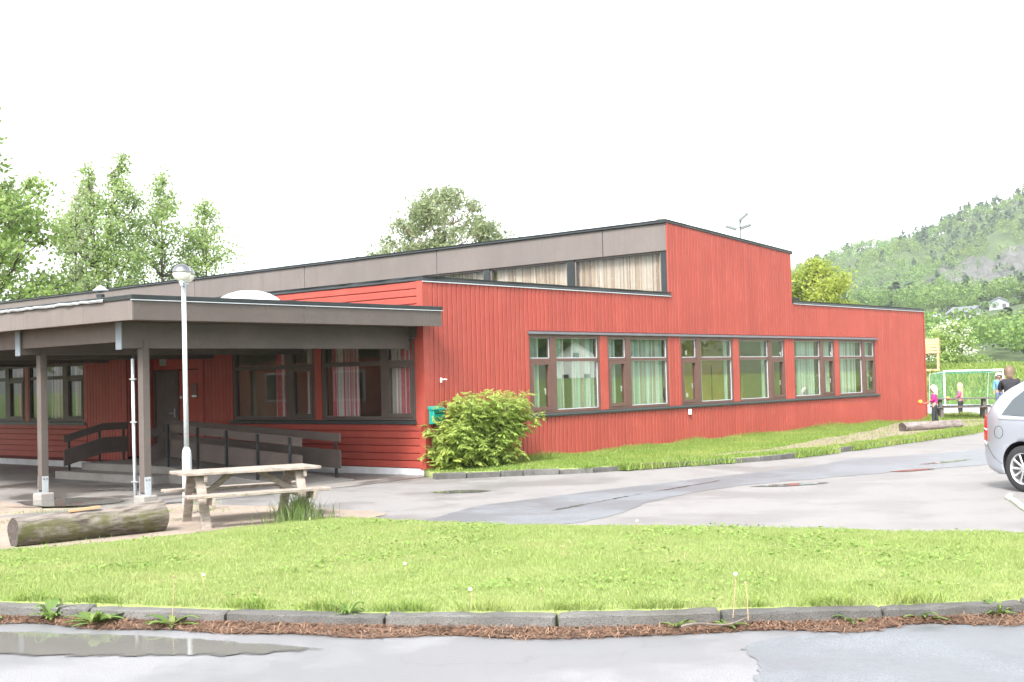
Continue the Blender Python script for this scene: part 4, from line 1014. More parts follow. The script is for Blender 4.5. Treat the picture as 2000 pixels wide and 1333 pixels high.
# ------------------------------------------------------------------ landing, steps, ramp and railings
ST = thing('entrance_steps', (-6.1, -1.5, 0), 'grey concrete landing with low steps and ramp up to the entrance door', 'steps')
def st(mb, name, mat, bevel=0):
    mb.v = [(x+6.1, y+1.5, z) for x, y, z in mb.v]; return mb.build(name, mat, ST, bevel)
m = MB(); m.box(-7.78, -4.42, -2.38, -.03, -.3, .20); st(m, 'landing', M['concrete'], .012)
m = MB(); m.box(-7.95, -4.40, -2.88, -2.385, -.3, .055); st(m, 'step', M['concrete'], .012)
m = MB(); m.prism([(-4.415, -.3), (-.72, -.3), (-.72, -.015), (-4.415, .195)], -2.52, -1.12, 1); st(m, 'ramp', M['concrete'], .006)
def railing(name, label, pts, posts, tb=(.15, .0), lb=(.60, .30), th=.035, side=(0, 1), ground=None):
    """pts: path of the top edge; boards hang below it; posts: list of (x, y, z0, ztop)"""
    p0 = Vector(pts[0]); t = thing(name, (p0.x, p0.y, posts[0][2]), label, 'railing'); org = Vector((p0.x, p0.y, posts[0][2]))
    for top, hgt, nm in ((0, tb[0], 'top_board'), (.30, .33, 'lower_board')):
        mb = MB()
        for a, b in zip(pts[:-1], pts[1:]):
            a = Vector(a); b = Vector(b); d = (b-a); nrm = Vector((d.y, -d.x, 0)).normalized()*th/2
            P = [a-nrm, a+nrm, b+nrm, b-nrm]; dz1 = Vector((0, 0, -top)); dz0 = Vector((0, 0, -top-hgt))
            mb.add([p+dz1 for p in P]+[p+dz0 for p in P], [(0, 1, 2, 3), (7, 6, 5, 4), (0, 4, 5, 1), (1, 5, 6, 2), (2, 6, 7, 3), (3, 7, 4, 0)])
        mb.v = [tuple(Vector(v)-org) for v in mb.v]; mb.build(nm, M['brownrail'], t)
    for (x, y, z0, z1) in posts:
        mb = MB(); mb.box(x-.02, x+.02, y-.02, y+.02, z0, z1); mb.v = [tuple(Vector(v)-org) for v in mb.v]; mb.build('post', M['blackpost'], t)
    return t
s_ = -.045
rz_ = lambda x: 1.03-.23*max(0, (x+4.55)/3.95)
railing('ramp_railing', 'outer brown board railing of the ramp, nearest to the picnic table', [(-4.55, -2.42, 1.03), (-.60, -2.42, .80)], [(x, -2.465, max(-.02, .195-(x+4.415)*.0568), rz_(x)-.01) for x in (-4.5, -3.55, -2.67, -1.76, -.87)])
railing('ramp_railing', 'inner brown board railing of the ramp, close under the end windows', [(-6.1, -1.25, 1.05), (-.93, -1.25, .81)], [(x, -1.205, max(-.03, .195-(x+4.415)*.0568 if x > -4.4 else .2), 1.05-.24*(x+6.1)/5.17-.01) for x in (-5.9, -4.6, -3.4, -2.3, -1.1)])
railing('stair_railing', 'short brown railing sloping down beside the right end of the steps', [(-4.62, -2.45, 1.03), (-4.62, -3.0, .82)], [(-4.665, -2.9, -.09, .85)])
railing('stair_railing', 'angled dark brown railing at the left end of the steps by the wing wall', [(-7.62, -1.36, 1.01), (-7.62, -1.96, 1.01), (-7.62, -2.86, .79)], [(-7.665, -2.72, .05, .80), (-7.665, -2.02, .2, .99), (-7.665, -1.45, .2, .99)])

# ------------------------------------------------------------------ annex across the yard and house across the street (mirrored in the windows)
AX = thing('annex_building', (-14.5, -15, 0), 'low red annex across the yard, mirrored in the end-wall windows', 'building')
m = MB(); m.box(-6.5, 6.5, -4, 4, -.2, 2.9); aw = m.build('wall', M['red'], AX)
for i in range(15):
    m = MB(); m.box(-6.5, 6.5, 4.002, 4.02, .2+i*.17, .2+i*.17+.163); m.build('board', M['red'], AX)
m = MB(); m.box(-6.8, 6.8, -4.3, 4.3, 2.9, 3.2); m.build('roof', M['black'], AX)
for x in (-4.2, -.6, 3.2):
    m = MB(); m.box(x, x+1.5, 4.021, 4.06, 1.15, 2.15); wn = m.build('window', M['white'], AX)
    m = MB(); m.box(x+.07, x+1.43, 4.061, 4.064, 1.22, 2.08); m.build('pane', pm('dark_glass', (.03, .04, .045), .05, .1), wn)
HS = thing('white_house', (107, 143, -.2), 'white gabled house across the street, mirrored in the long window band', 'house', rz=math.atan2(-.61, .79))
m = MB(); m.prism([(-4.2, 0), (4.2, 0), (4.2, 4.6), (0, 7.6), (-4.2, 4.6)], -5, 5, 1); m.build('wall', M['white'], HS)
M['slate'] = pm('dark_roof_tiles', (.07, .068, .07), .7, .15, 2)
for s in (-1, 1):
    m = MB(); m.add([(s*4.7, -5.4, 4.25), (0, -5.4, 7.62), (0, 5.4, 7.62), (s*4.7, 5.4, 4.25), (s*4.7, -5.4, 4.42), (0, -5.4, 7.80), (0, 5.4, 7.80), (s*4.7, 5.4, 4.42)], [(0, 1, 2, 3), (4, 5, 6, 7), (0, 1, 5, 4), (2, 3, 7, 6), (0, 3, 7, 4)]); m.build('roof', M['slate'], HS)
for (x, z) in ((-2.2, 1.2), (1.2, 1.2), (-.5, 4.6)):
    m = MB(); m.box(x, x+1.0, -5.04, -5.0, z, z+1.3); wn = m.build('window', M['slate'], HS)
    m = MB(); m.box(x+.08, x+.92, -5.06, -5.041, z+.08, z+1.22); m.build('pane', pm('house_glass', (.04, .05, .06), .05, .1), wn)

# ------------------------------------------------------------------ lamp post
LP = thing('lamp_post', (1.78, -6.38, gz(1.78, -6.38)), 'pale steel lamp post with two half-mirrored white globe lamps', 'lamp')
m = MB(); m.lathe([(.066, -.1), (.063, .80), (.056, .86), (.038, .90), (.038, .905)], n=8); m.build('base', M['galvpaint'], LP)
m = MB(); m.lathe([(.034, .89), (.032, 2.0), (.030, 3.12)], n=14); m.build('pole', M['galvpaint'], LP, smooth=True)
av = Vector((-.73, .68, 0))
m = MB(); m.bar(Vector((0, 0, 3.10))-av*.21, Vector((0, 0, 3.10))+av*.27, .035, .035); m.build('arm', M['galv'], LP)
M['opal'] = pm('opal_lamp_glass', (.86, .87, .84), .25, .02, bmp=0); M['mirrorcap'] = pm('mirrored_lamp_top', (.30, .305, .33), .16, .05, 3, 0, 60, .12, 9, .01, metal=1.0)
for k in (-.15, .20):
    c = Vector((0, 0, 3.255))+av*k
    m = MB(); m.lathe([(.035, -.106)]+[(.124*math.cos(R(a)), .114*math.sin(R(a))) for a in range(-70, 6, 15)]+[(.1255, .004)], c, 22); g = m.build('globe', M['opal'], LP, smooth=True)
    m = MB(); m.lathe([(.127, .006)]+[(.1255*math.cos(R(a)), .116*math.sin(R(a))) for a in range(8, 90, 13)]+[(.001, .117)], c, 22); m.build('globe_top', M['mirrorcap'], g, smooth=True)
    m = MB(); m.lathe([(.03, -.145), (.042, -.14), (.042, -.10), (.001, -.096)], c, 12); m.build('lamp_holder', M['galv'], g)

# ------------------------------------------------------------------ picnic tables
def picnic(loc, rz, label, mat, L=1.75, top_z=.66, seat_z=.41, topw=.72, sep=.58, legs='a'):
    t = thing('picnic_table', loc, label, 'table', 'picnic tables' if legs != 'a' else None, rz)
    n = 5; pw = topw/n
    for i in range(n):
        x = -topw/2+pw*(i+.5); m = MB(); m.box(x-pw/2+.006, x+pw/2-.006, -L/2+random.uniform(-.012, .012), L/2+random.uniform(-.012, .012), top_z-.036, top_z+random.uniform(-.002, .002)); m.build('top_plank', mat, t, .005)
    for s in (-1, 1):
        for j in range(2):
            x = s*sep+(j-.5)*.125; m = MB(); m.box(x-.058, x+.058, -L/2-.02+random.uniform(-.012, .012), L/2+.02+random.uniform(-.01, .01), seat_z-.036, seat_z); m.build('seat_plank', mat, t, .005)
    for y in (-L*.36, L*.36):
        if legs == 'a':
            for s in (-1, 1):
                m = MB(); m.bar((s*.20, y, top_z-.04), (s*.52, y, -.03), .045, .115, (0, 1, 0)); m.v = [(a, b, c) for a, b, c in m.v]; m.build('leg', mat, t, .004)
            m = MB(); m.box(-sep-.13, sep+.13, y+.026, y+.066, seat_z-.135, seat_z-.038); m.build('seat_bearer', mat, t, .004)
            m = MB(); m.box(-topw/2+.03, topw/2-.03, y+.026, y+.066, top_z-.125, top_z-.038); m.build('top_bearer', mat, t, .004)
            m = MB(); m.bar((0, y+(.05 if y < 0 else .04), seat_z-.09), (0, y*.28, top_z-.045), .07, .045, (1, 0, 0)); m.build('brace', mat, t, .004)
        else:
            for s in (-1, 1):
                m = MB(); m.box(s*.22-.05, s*.22+.05, y-.05, y+.05, -.05, top_z-.04); m.build('leg', mat, t, .006)
                m = MB(); m.box(s*sep-.06, s*sep+.06, y-.05, y+.05, -.05, seat_z-.04); m.build('leg', mat, t, .006)
            m = MB(); m.box(-sep-.05, sep+.05, y-.045, y+.045, seat_z-.13, seat_z-.045); m.build('seat_bearer', mat, t, .006)
    return t
picnic((3.28, -6.55, .012), math.atan2(.93, .36)-math.pi/2, 'weathered wooden picnic table with attached benches beside the lamp post', M['tablewood'])
picnic((.35, 25.1, -.0), R(-64), 'old grey picnic table in front of the child in the pink jacket', M['oldwood'], 1.9, .70, .43, .75, .66, 'b')
picnic((2.75, 24.3, -.0), R(-60), 'old grey picnic table half hidden behind the silver car', M['oldwood'], 1.9, .70, .43, .75, .66, 'b')

# ------------------------------------------------------------------ logs
def log_mats():
    m, t, p = base('mossy_log')
    g = noise(t, 3, 6, .65, scaled_pos(t, 7, 1.0, 7))
    c = mix_rgb(t, (.045, .035, .028), (.20, .175, .155), ramp(t, g, [(.35, 0.), (.6, 1.)]))
    nz = nn(t, 'ShaderNodeSeparateXYZ'); t.links.new(nn(t, 'ShaderNodeNewGeometry').outputs['Normal'], nz.inputs[0])
    side = ramp(t, nz.outputs[2], [(.45, 1.), (.75, 0.)])
    mu = nn(t, 'ShaderNodeMath', operation='MULTIPLY'); t.links.new(side, mu.inputs[0]); t.links.new(ramp(t, noise(t, 5, 5, .7), [(.42, 0.), (.62, .85)]), mu.inputs[1])
    c = mix_rgb(t, c, (.075, .08, .018), mu.outputs[0])
    t.links.new(c, p.inputs['Base Color']); p.inputs['Roughness'].default_value = .9; t.links.new(bump(t, g, .6, .02), p.inputs['Normal']); return m
M['log'] = log_mats(); M['logend'] = wood('cut_log_end', (.085, .07, .062), (.025, .021, .019), .9, (9, 9, 9))
def log(a, b, r0, r1, label, seed, mat):
    a = Vector(a); b = Vector(b); t = thing('log', (a+b)/2, label, 'log'); rg = random.Random(seed); mb = MB(); n = 18; k = 14; d = (b-a).normalized()
    u = d.cross(Vector((0, 0, 1))).normalized(); w = u.cross(d); v = []; ph = [rg.uniform(0, 6) for _ in range(5)]
    for i in range(k+1):
        q = i/k; c = a.lerp(b, q)-(a+b)/2; r = r0+(r1-r0)*q
        for j in range(n):
            an = 2*math.pi*j/n; rr = r*(1+.05*math.sin(3*an+ph[0]+q*2)+.04*math.sin(5*an+ph[1]-q*5)+.03*math.sin(q*11+ph[2]+2*an))
            v.append(c+u*math.cos(an)*rr+w*math.sin(an)*rr)
    f = [(i*n+j, i*n+(j+1) % n, (i+1)*n+(j+1) % n, (i+1)*n+j) for i in range(k) for j in range(n)]
    mb.add(v, f); mb.build('bark', mat, t, smooth=True)
    for e, s in ((0, -1), (k, 1)):
        ring = [v[e*n+j] for j in range(n)]; c = sum(ring, Vector())/n; m = MB(); m.add([c+d*s*-.004]+[c+(p-c)*.55-d*s*.012 for p in ring]+ring, [(0, 1+j, 1+(j+1) % n) for j in range(n)]+[(1+j, 1+n+j, 1+n+(j+1) % n, 1+(j+1) % n) for j in range(n)]); m.build('cut_end', M['logend'], t)
    return t
log((2.95, -9.45, .165), (3.17, -7.70, .185), .165, .185, 'thick mossy log lying on the gravel in the left foreground', 2, M['log'])
M['greylog'] = wood('weathered_grey_log', (.235, .195, .185), (.10, .085, .08), .9, (5, 1, 6))
log((2.72, 14.75, .20), (3.36, 17.0, .19), .125, .115, 'weathered grey log lying on the trodden path by the wall end', 4, M['greylog'])
m = MB(); m.bar((-.25, 0, 0), (.1, .01, .0), .05, .022); o = m.build('wooden_slat', wood('orange_wood', (.50, .29, .16), (.35, .18, .09), .7)); o.location = (3.15, -8.62, .362); o.rotation_euler = (R(3), R(-4), R(75)); tag(o, 'short orange-brown stick resting on top of the mossy log', 'stick')

# ------------------------------------------------------------------ small things on the long wall
MBX = thing('letterbox', (.03, .21, .92), 'green metal letterbox fixed to the red wall beside the shrub', 'letterbox')
m = MB(); m.box(0, .13, -.15, .15, 0, .27); m.build('box', M['teal'], MBX, .012)
m = MB(); m.prism([(-.005, .272), (.16, .255), (.16, .275), (-.005, .335)], -.165, .165, 1); m.build('lid', M['teal'], MBX, .004)
m = MB(); m.box(.131, .134, -.10, .10, .19, .21); m.build('slot', M['blackpost'], MBX)
FL = thing('wall_tap', (.03, .40, 1.66), 'small white fitting on the red wall above the letterbox', 'wall fitting')
m = MB(); m.box(0, .025, -.022, .022, .02, .11); m.build('bracket', M['white'], FL, .006)
m = MB(); m.tube([(.02, 0, .075), (.10, .01, .08), (.11, .05, .075)], .012, 8); m.build('spout', M['white'], FL)
o = MB(); o.box(0, .045, -.05, .05, 0, .13); o = o.build('wall_socket', M['white'], None, .008); o.location = (.027, 8.85, .765); tag(o, 'white electric socket box under the long window band', 'socket')

# ------------------------------------------------------------------ silver car
def build_car(loc, rz, label):
    car = thing('car', loc, label, 'car', None, rz)
    P_top = ([0, .05, .12, .25, .45, .72, 1.1, 1.6, 2.2, 2.7, 3.0, 3.3, 3.55, 3.8, 4.2, 4.4, 4.47], [.80, .98, 1.10, 1.24, 1.43, 1.555, 1.61, 1.635, 1.625, 1.55, 1.42, 1.22, 1.07, 1.01, .91, .80, .66])
    ztop = lambda x: float(np.interp(x, *P_top))
    zbot = lambda x: float(np.interp(x, [0, .08, .35, 4.1, 4.4, 4.47], [.42, .30, .22, .22, .28, .38]))
    def hw(x, z):
        tx = 1-.20*max(0., 1-x/.55)**2.3-.24*max(0., (x-3.75)/.72)**2.3
        f = float(np.interp(z, [.2, .45, .62, .80, .98, 1.1, 1.3, 1.5, 1.65], [.93, .985, 1., 1., .985, .955, .875, .775, .69]))
        return .895*tx*f
    xs_ = np.concatenate([[0, .02, .05, .09], np.linspace(.14, 4.3, 60), [4.36, 4.41, 4.45, 4.47]]); rows = 15; rf = 7
    v = []; f = []; per = 2*(rows+rf)+1
    for x in xs_:
        zb, zt = zbot(x), ztop(x); side = []
        ze = zt-.07
        for i in range(rows):
            z = zb+(max(ze, zb+.1)-zb)*i/(rows-1); side.append((hw(x, z), z))
        w0 = side[-1][0]
        for j in range(1, rf+1):
            q = j/rf; y = w0*(1-q**1.15); z = side[rows-1][1]+(zt-side[rows-1][1])*math.sin(min(1, q*2.2)*math.pi/2); side.append((y if j < rf else 0., z))
        right = [(x, -y, z) for y, z in side]; left = [(x, y, z) for y, z in reversed(side[:-1])]
        v += right+left
    per = len(right)+len(left); nxs = len(xs_)
    for i in range(nxs-1):
        for j in range(per-1): f.append((i*per+j, (i+1)*per+j, (i+1)*per+j+1, i*per+j+1))
        f.append((i*per+per-1, (i+1)*per+per-1, (i+1)*per, i*per))
    f += [tuple(range(per)), tuple((nxs-1)*per+j for j in range(per))]
    paint, t, p = base('silver_blue_car_paint'); p.inputs['Base Color'].default_value = (.56, .60, .68, 1); p.inputs['Metallic'].default_value = .75; p.inputs['Roughness'].default_value = .34; p.inputs['Coat Weight'].default_value = .7; p.inputs['Coat Roughness'].default_value = .06
    dark = pm('car_black_plastic', (.018, .018, .02), .6, .1); rubber = pm('tyre_rubber', (.022, .022, .024), .75, .15, 8); alloy = pm('alloy_rim', (.66, .67, .69), .3, .05, 6, metal=.8)
    cg, t, p = base('tinted_car_glass'); p.inputs['Base Color'].default_value = (.06, .075, .085, 1); p.inputs['Roughness'].default_value = .03; p.inputs['IOR'].default_value = 1.7
    redl, t, p = base('red_lamp_lens'); p.inputs['Base Color'].default_value = (.60, .015, .02, 1); p.inputs['Roughness'].default_value = .1; p.inputs['Coat Weight'].default_value = .5
    clear = pm('clear_lamp_lens', (.72, .70, .72), .08, .05)
    mb = MB(); mb.add(v, f); me = mb.mesh('body', smooth=True)
    # wheel arches cut out of the body
    bo = bpy.data.objects.new('tmp_body', me); COL.objects.link(bo); cuts = []
    for wx in (.83, 3.53):
        for s in (-1, 1):
            c = MB(); n = 32; pr = [(wx+.365*math.cos(2*math.pi*i/n), .325+.365*math.sin(2*math.pi*i/n)) for i in range(n)]; c.prism(pr, s*.60, s*1.1, 1)
            co = bpy.data.objects.new('tmp_cut', c.mesh('tmp_cut')); COL.objects.link(co); cuts.append(co)
            md = bo.modifiers.new('b', 'BOOLEAN'); md.operation = 'DIFFERENCE'; md.object = co; md.solver = 'EXACT'
    dg = bpy.context.evaluated_depsgraph_get(); nm = bpy.data.meshes.new_from_object(bo.evaluated_get(dg)); nm.name = 'body'
    for q in cuts+[bo]: bpy.data.objects.remove(q, do_unlink=True)
    nm.materials.clear(); nm.materials.append(paint); nm.materials.append(dark)
    for pl in nm.polygons:
        c = pl.center
        if abs(c.y) < .8 and any(math.hypot(c.x-w, c.z-.325) < .375 for w in (.83, 3.53)) and c.z < .72: pl.material_index = 1
    body = link('body', nm, None, car)
    def skin(name, poly, mat, off=.006, parent=None, side=(-1, 1), steps=7, smooth=True):
        """panel conforming to the body side: poly of (x, z)"""
        for s in side:
            vv = []; 
            P = [Vector(q) for q in poly]; c = sum(P, Vector((0, 0)))/len(P); n = len(P)
            E = []
            for i in range(n):
                for j in range(4): E.append(P[i].lerp(P[(i+1) % n], j/4))
            n = len(E); mbp = MB()
            rings = [[c.lerp(e, k/4) for e in E] for k in range(1, 5)]
            vv = [(c.x, s*(hw(c.x, c.y)+off), c.y)]+[(q.x, s*(hw(q.x, q.y)+(off if ri < 3 else off*.2)), q.y) for ri, r in enumerate(rings) for q in r]
            ff = [(0, 1+j, 1+(j+1) % n) for j in range(n)]+[(1+(k-1)*n+j, 1+k*n+j, 1+k*n+(j+1) % n, 1+(k-1)*n+(j+1) % n) for k in range(1, 4) for j in range(n)]
            mbp.add(vv, ff); mbp.build(name, mat, parent or car, smooth=smooth)
    skin('side_window', [(.47, 1.035), (1.30, 1.005), (1.33, 1.50), (1.05, 1.485), (.82, 1.405), (.62, 1.25)], cg)
    skin('side_window', [(1.40, 1.005), (2.28, .99), (2.22, 1.53), (1.43, 1.51)], cg)
    skin('side_window', [(2.36, .99), (3.32, 1.0), (3.20, 1.12), (2.72, 1.46), (2.32, 1.53)], cg)
    # window trim line
    for s in (-1, 1):
        m = MB(); m.tube([(x, s*(hw(x, .985)+.008), .985+.02*(1 if x < .6 else 0)*(0.6-x)*3) for x in np.linspace(.44, 3.35, 16)], .009, 6); m.build('window_trim', alloy, car)
    skin('tail_light', [(.012, .66), (.125, .64), (.15, .80), (.13, .97), (.085, 1.06), (.05, 1.0), (.02, .85)], redl, .012)
    skin('light_lens', [(.012, .635), (.125, .615), (.126, .655), (.012, .675)], clear, .016)
    skin('light_lens', [(.02, .83), (.145, .815), (.145, .84), (.02, .855)], clear, .018)
    for s in (-1, 1):
        m = MB(); m.tube([(.43+.085*math.cos(a), s*(hw(.43+.085*math.cos(a), .80+.085*math.sin(a))+.001), .80+.085*math.sin(a)) for a in np.linspace(0, 2*math.pi, 25)], .0035, 5, False); m.build('fuel_flap_gap', dark, car)
        m = MB(); m.tube([(.0+x, s*(hw(x, z)+.001), z) for x, z in ((.14, .62), (.2, .55), (.3, .45), (.46, .36))], .004, 5); m.build('bumper_gap', dark, car)
        for dx in (1.35, 2.32, 3.42):
            m = MB(); m.tube([(dx, s*(hw(dx, z)+.0005), z) for z in np.linspace(.30, .97, 8)], .004, 5); m.build('door_gap', dark, car)
        m = MB(); m.tube([(3.25, s*.90, 1.02), (3.27, s*.99, 1.06)], .03, 8); m.lathe([(.001, -.08), (.07, -.06), (.085, 0), (.07, .06), (.001, .08)], (3.28, s*1.02, 1.08), 12); m.build('wing_mirror', paint, car, smooth=True)
        for dx in (1.55, 2.5):
            m = MB(); m.bar((dx, s*(hw(dx, .86)+.02), .86), (dx+.2, s*(hw(dx, .86)+.02), .865), .03, .028); m.build('door_handle', paint, car, .006)
    m = MB(); m.bar((.20, 0, 1.205), (.62, 0, 1.515), 1.15, .02, (-.6, 0, .8)); m.build('rear_window', cg, car, .006)
    m = MB(); m.bar((2.74, 0, 1.555), (3.28, 0, 1.245), 1.2, .02, (.5, 0, .85)); m.build('windscreen', cg, car, .006)
    m = MB(); m.box(-.012, .0, -.26, .26, .70, .81); m.build('number_plate', M['white'], car)
    m = MB(); m.box(-.02, .03, -.62, .62, .40, .47); m.build('rear_bumper_strip', dark, car, .01)
    for s in (-1, 1):
        m = MB(); m.box(4.30, 4.44, s*.42, s*.70, .70, .82); m.build('headlight', clear, car, .02)
    m = MB(); m.box(4.45, 4.485, -.4, .4, .42, .60); m.build('grille', dark, car, .01)
    m = MB(); m.box(.35, 4.1, -.6, .6, .16, .24); m.build('underbody', dark, car)
    for wx in (.83, 3.53):
        for s in (-1, 1):
            m = MB(); m.lathe([(.215, -.095), (.29, -.10), (.312, -.07), (.316, 0), (.312, .07), (.29, .10), (.215, .095)], (0, 0, 0), 32, False); w = m.build('wheel', rubber, car, smooth=True); w.location = (wx, s*.80, .316); w.rotation_euler = (R(90)*(-s if True else 1), 0, 0)
            # local z now points outwards
            m = MB(); m.lathe([(.218, -.09), (.222, .085), (.212, .095), (.200, .085), (.196, .02), (.196, -.08)], (0, 0, 0), 32, False); rim = m.build('rim', alloy, w, smooth=True)
            m = MB(); m.lathe([(.001, -.07), (.2, -.07), (.2, -.065), (.001, -.065)], (0, 0, 0), 24); m.build('brake_disc', dark, w)
            m = MB(); m.lathe([(.05, .02), (.055, .075), (.03, .09), (.001, .09)], (0, 0, 0), 16); m.build('hub', alloy, w, smooth=True)
            for i in range(10):
                a = 2*math.pi*i/10; m = MB(); m.bar((.045*math.cos(a), .045*math.sin(a), .062), (.203*math.cos(a), .203*math.sin(a), .072), .030, .022); m.build('spoke', alloy, w, .005)
    return car
def place_car(wx, wy, ang):
    c, s = math.cos(ang), math.sin(ang); lx, ly = .83, -.89
    return (wx-(c*lx-s*ly), wy-(s*lx+c*ly), 0)
CA = math.atan2(-.415, .909)
build_car(place_car(10.33, .99, CA), CA, 'silver-blue people carrier parked at the right edge with its rear wheel in view')
# curved pale kerb edge by the rear wheel
KW = catmull([(10.33, .33), (10.40, .02), (10.58, -.30), (10.90, -.97), (11.14, -1.42), (11.6, -2.3), (12.1, -3.0)], 5, False)
m = MB(); m.tube([(p[0]+.06, p[1], .02) for p in KW], [.036 if i else .03 for i in range(len(KW))], 10); o = m.build('kerb_edge', pm('pale_mossy_concrete', (.50, .52, .40), .85, .15, 4, .1, 40, .4), smooth=True); tag(o, 'curved pale mossy kerb edge on the asphalt beside the car wheel', 'kerb')

# ------------------------------------------------------------------ people
M['skin'] = pm('skin', (.34, .21, .165), .55, .06, 8); M['blond'] = pm('blond_hair', (.42, .33, .20), .6, .12, 30); M['fair'] = pm('pale_hair', (.48, .42, .33), .6, .1, 30); M['lightbrown'] = pm('light_brown_hair', (.13, .088, .058), .6, .12, 30)
def cloth(name, c): return pm(name, c, .85, .10, 9, 0, 60, .3, 60, .004)
M['magenta'] = cloth('magenta_shirt', (.42, .03, .19)); M['pinkjacket'] = pm('pink_checked_jacket', (.45, .09, .19), .7, .25, 14); M['blacktrousers'] = cloth('black_trousers', (.022, .026, .03)); M['blackjacket'] = cloth('black_jacket', (.02, .02, .026)); M['jeans'] = cloth('blue_jeans', (.07, .10, .18)); M['lightblue'] = cloth('light_blue_jacket', (.12, .28, .44)); M['greycoat'] = cloth('grey_blue_coat', (.22, .30, .40)); M['greenhat'] = cloth('pale_green_hat', (.25, .55, .42)); M['shoe'] = cloth('dark_shoes', (.03, .025, .025)); M['eye'] = pm('eye', (.03, .025, .02), .2, 0, bmp=0); M['lips'] = pm('lips', (.45, .16, .14), .5, 0, bmp=0)
def skinned(name, verts, edges, radii, mat, parent, sub=1):
    me = bpy.data.meshes.new(name); me.from_pydata(verts, edges, []); o = bpy.data.objects.new(name, me); COL.objects.link(o)
    md = o.modifiers.new('skin', 'SKIN'); md.use_smooth_shade = True
    for i, r in enumerate(radii):
        r = r if isinstance(r, tuple) else (r, r); me.skin_vertices[0].data[i].radius = r
    me.skin_vertices[0].data[0].use_root = True
    sb = o.modifiers.new('sub', 'SUBSURF'); sb.levels = sb.render_levels = sub
    dg = bpy.context.evaluated_depsgraph_get(); nm = bpy.data.meshes.new_from_object(o.evaluated_get(dg)); bpy.data.objects.remove(o, do_unlink=True)
    nm.materials.clear(); nm.materials.append(mat); nm.polygons.foreach_set('use_smooth', [True]*len(nm.polygons)); nm.name = name
    return link(name, nm, None, parent)
def person(loc, rz, h, label, top, bottom, hair, arms, legs=None, long_top=.0, hat=None, head_s=1.0, hair_len=.0, group=None, lean=0.):
    """standing figure facing local +X; arms = {side: (elbow, wrist)} relative to height; one continuous body, clothes as children"""
    t = thing('person', loc, label, 'person', group, rz); s = h
    hr = .068*head_s
    pel, ch, nk, hd = (0, 0, .53), (.005+lean*.5, 0, .70), (lean, 0, .845), (.012+lean, 0, .915)
    sh = {1: (lean*.8, .105, .80), -1: (lean*.8, -.105, .80)}
    L = legs or {1: ((.02, .055, .285), (-.01, .06, .045)), -1: ((.01, -.055, .285), (.0, -.06, .045))}
    V = [pel, ch, (lean*.8, 0, .80), nk, hd, (.015+lean, 0, .965)]; r = [.075, .075, .07, .034, (hr, hr*.92), (hr*.72, hr*.7)]; Eg = [(0, 1), (1, 2), (2, 3), (3, 4), (4, 5)]
    V.append((hd[0]+.073*head_s, 0, .915)); r.append(.012); Eg.append((4, 6))        # nose
    hands = {}
    for sd in (1, -1):
        b = len(V); el, wr = arms[sd]; d = Vector(wr)-Vector(el); d.normalize(); hand = tuple(Vector(wr)+d*.045)
        V += [sh[sd], el, wr, hand]; r += [.036, .027, .019, .020]; Eg += [(2, b), (b, b+1), (b+1, b+2), (b+2, b+3)]
        side = d.cross(Vector((0, 0, 1))); side = side.normalized() if side.length > .1 else Vector((0, 1, 0))
        for k, (o_, ln) in enumerate(((-.015, .040), (-.005, .046), (.005, .044), (.014, .034))):
            i = len(V); V.append(tuple(Vector(hand)+side*o_+d*ln+Vector((0, 0, -.008)))); r.append(.0055); Eg.append((b+3, i))
        i = len(V); V.append(tuple(Vector(wr)+side*.028+d*.04+Vector((0, 0, .004)))); r.append(.006); Eg.append((b+2, i))
        hands[sd] = Vector(hand)+d*.03
    for sd in (1, -1):
        b = len(V); kn, an = L[sd]
        V += [(0, sd*.05, .49), kn, an, (an[0]+.075, an[1]+sd*.01, .018)]; r += [.055, .04, .026, .024]; Eg += [(0, b), (b, b+1), (b+1, b+2), (b+2, b+3)]
    sc_ = lambda P: [tuple(x*s for x in p) for p in P]
    rr = lambda Q, k=1.: [tuple(x*s*k for x in (q if isinstance(q, tuple) else (q, q))) for q in Q]
    skinned('body', sc_(V), Eg, rr(r), M['skin'], t)
    # top garment
    tv = [(0, 0, .53-long_top), pel if long_top else (0, 0, .58), ch, (lean*.8, 0, .795), (lean, 0, .835)]; tr = [.092, .09, (.088, .10), (.075, .105), .045]; te = [(0, 1), (1, 2), (2, 3), (3, 4)]
    for sd in (1, -1):
        b = len(tv); el, wr = arms[sd]; tv += [sh[sd], el, tuple(Vector(el).lerp(Vector(wr), .93))]; tr += [.047, .039, .031]; te += [(3, b), (b, b+1), (b+1, b+2)]
    skinned('jacket', sc_(tv), te, rr(tr), top, t)
    bv = [(0, 0, .55), (0, 0, .50)]; bt = [.086, .085]; be = [(0, 1)]
    for sd in (1, -1):
        b = len(bv); kn, an = L[sd]; bv += [(0, sd*.048, .46), kn, (an[0], an[1], an[2]+.012)]; bt += [.064, .052, .043]; be += [(1, b), (b, b+1), (b+1, b+2)]
    skinned('trousers', sc_(bv), be, rr(bt), bottom, t)
    for sd in (1, -1):
        an = L[sd][1]; skinned('shoe', sc_([(an[0]-.03, an[1], an[2]-.018), (an[0]+.03, an[1], an[2]-.02), (an[0]+.085, an[1]+sd*.012, an[2]-.026)]), [(0, 1), (1, 2)], rr([.028, .030, .022]), M['shoe'], t)
        m = MB(); m.lathe([(.001, -.008), (.008, 0), (.001, .008)], (hd[0]+.062*head_s, sd*.024, .925), 8); m.v = sc_(m.v); m.build('eye', M['eye'], t)
    m = MB(); m.box(hd[0]+.060*head_s, hd[0]+.067*head_s, -.018, .018, .884, .891); m.v = sc_(m.v); m.build('mouth', M['lips'], t)
    # hair or hat: shell over crown and back of the head
    m = MB(); n = 16; k = 8; vv = []
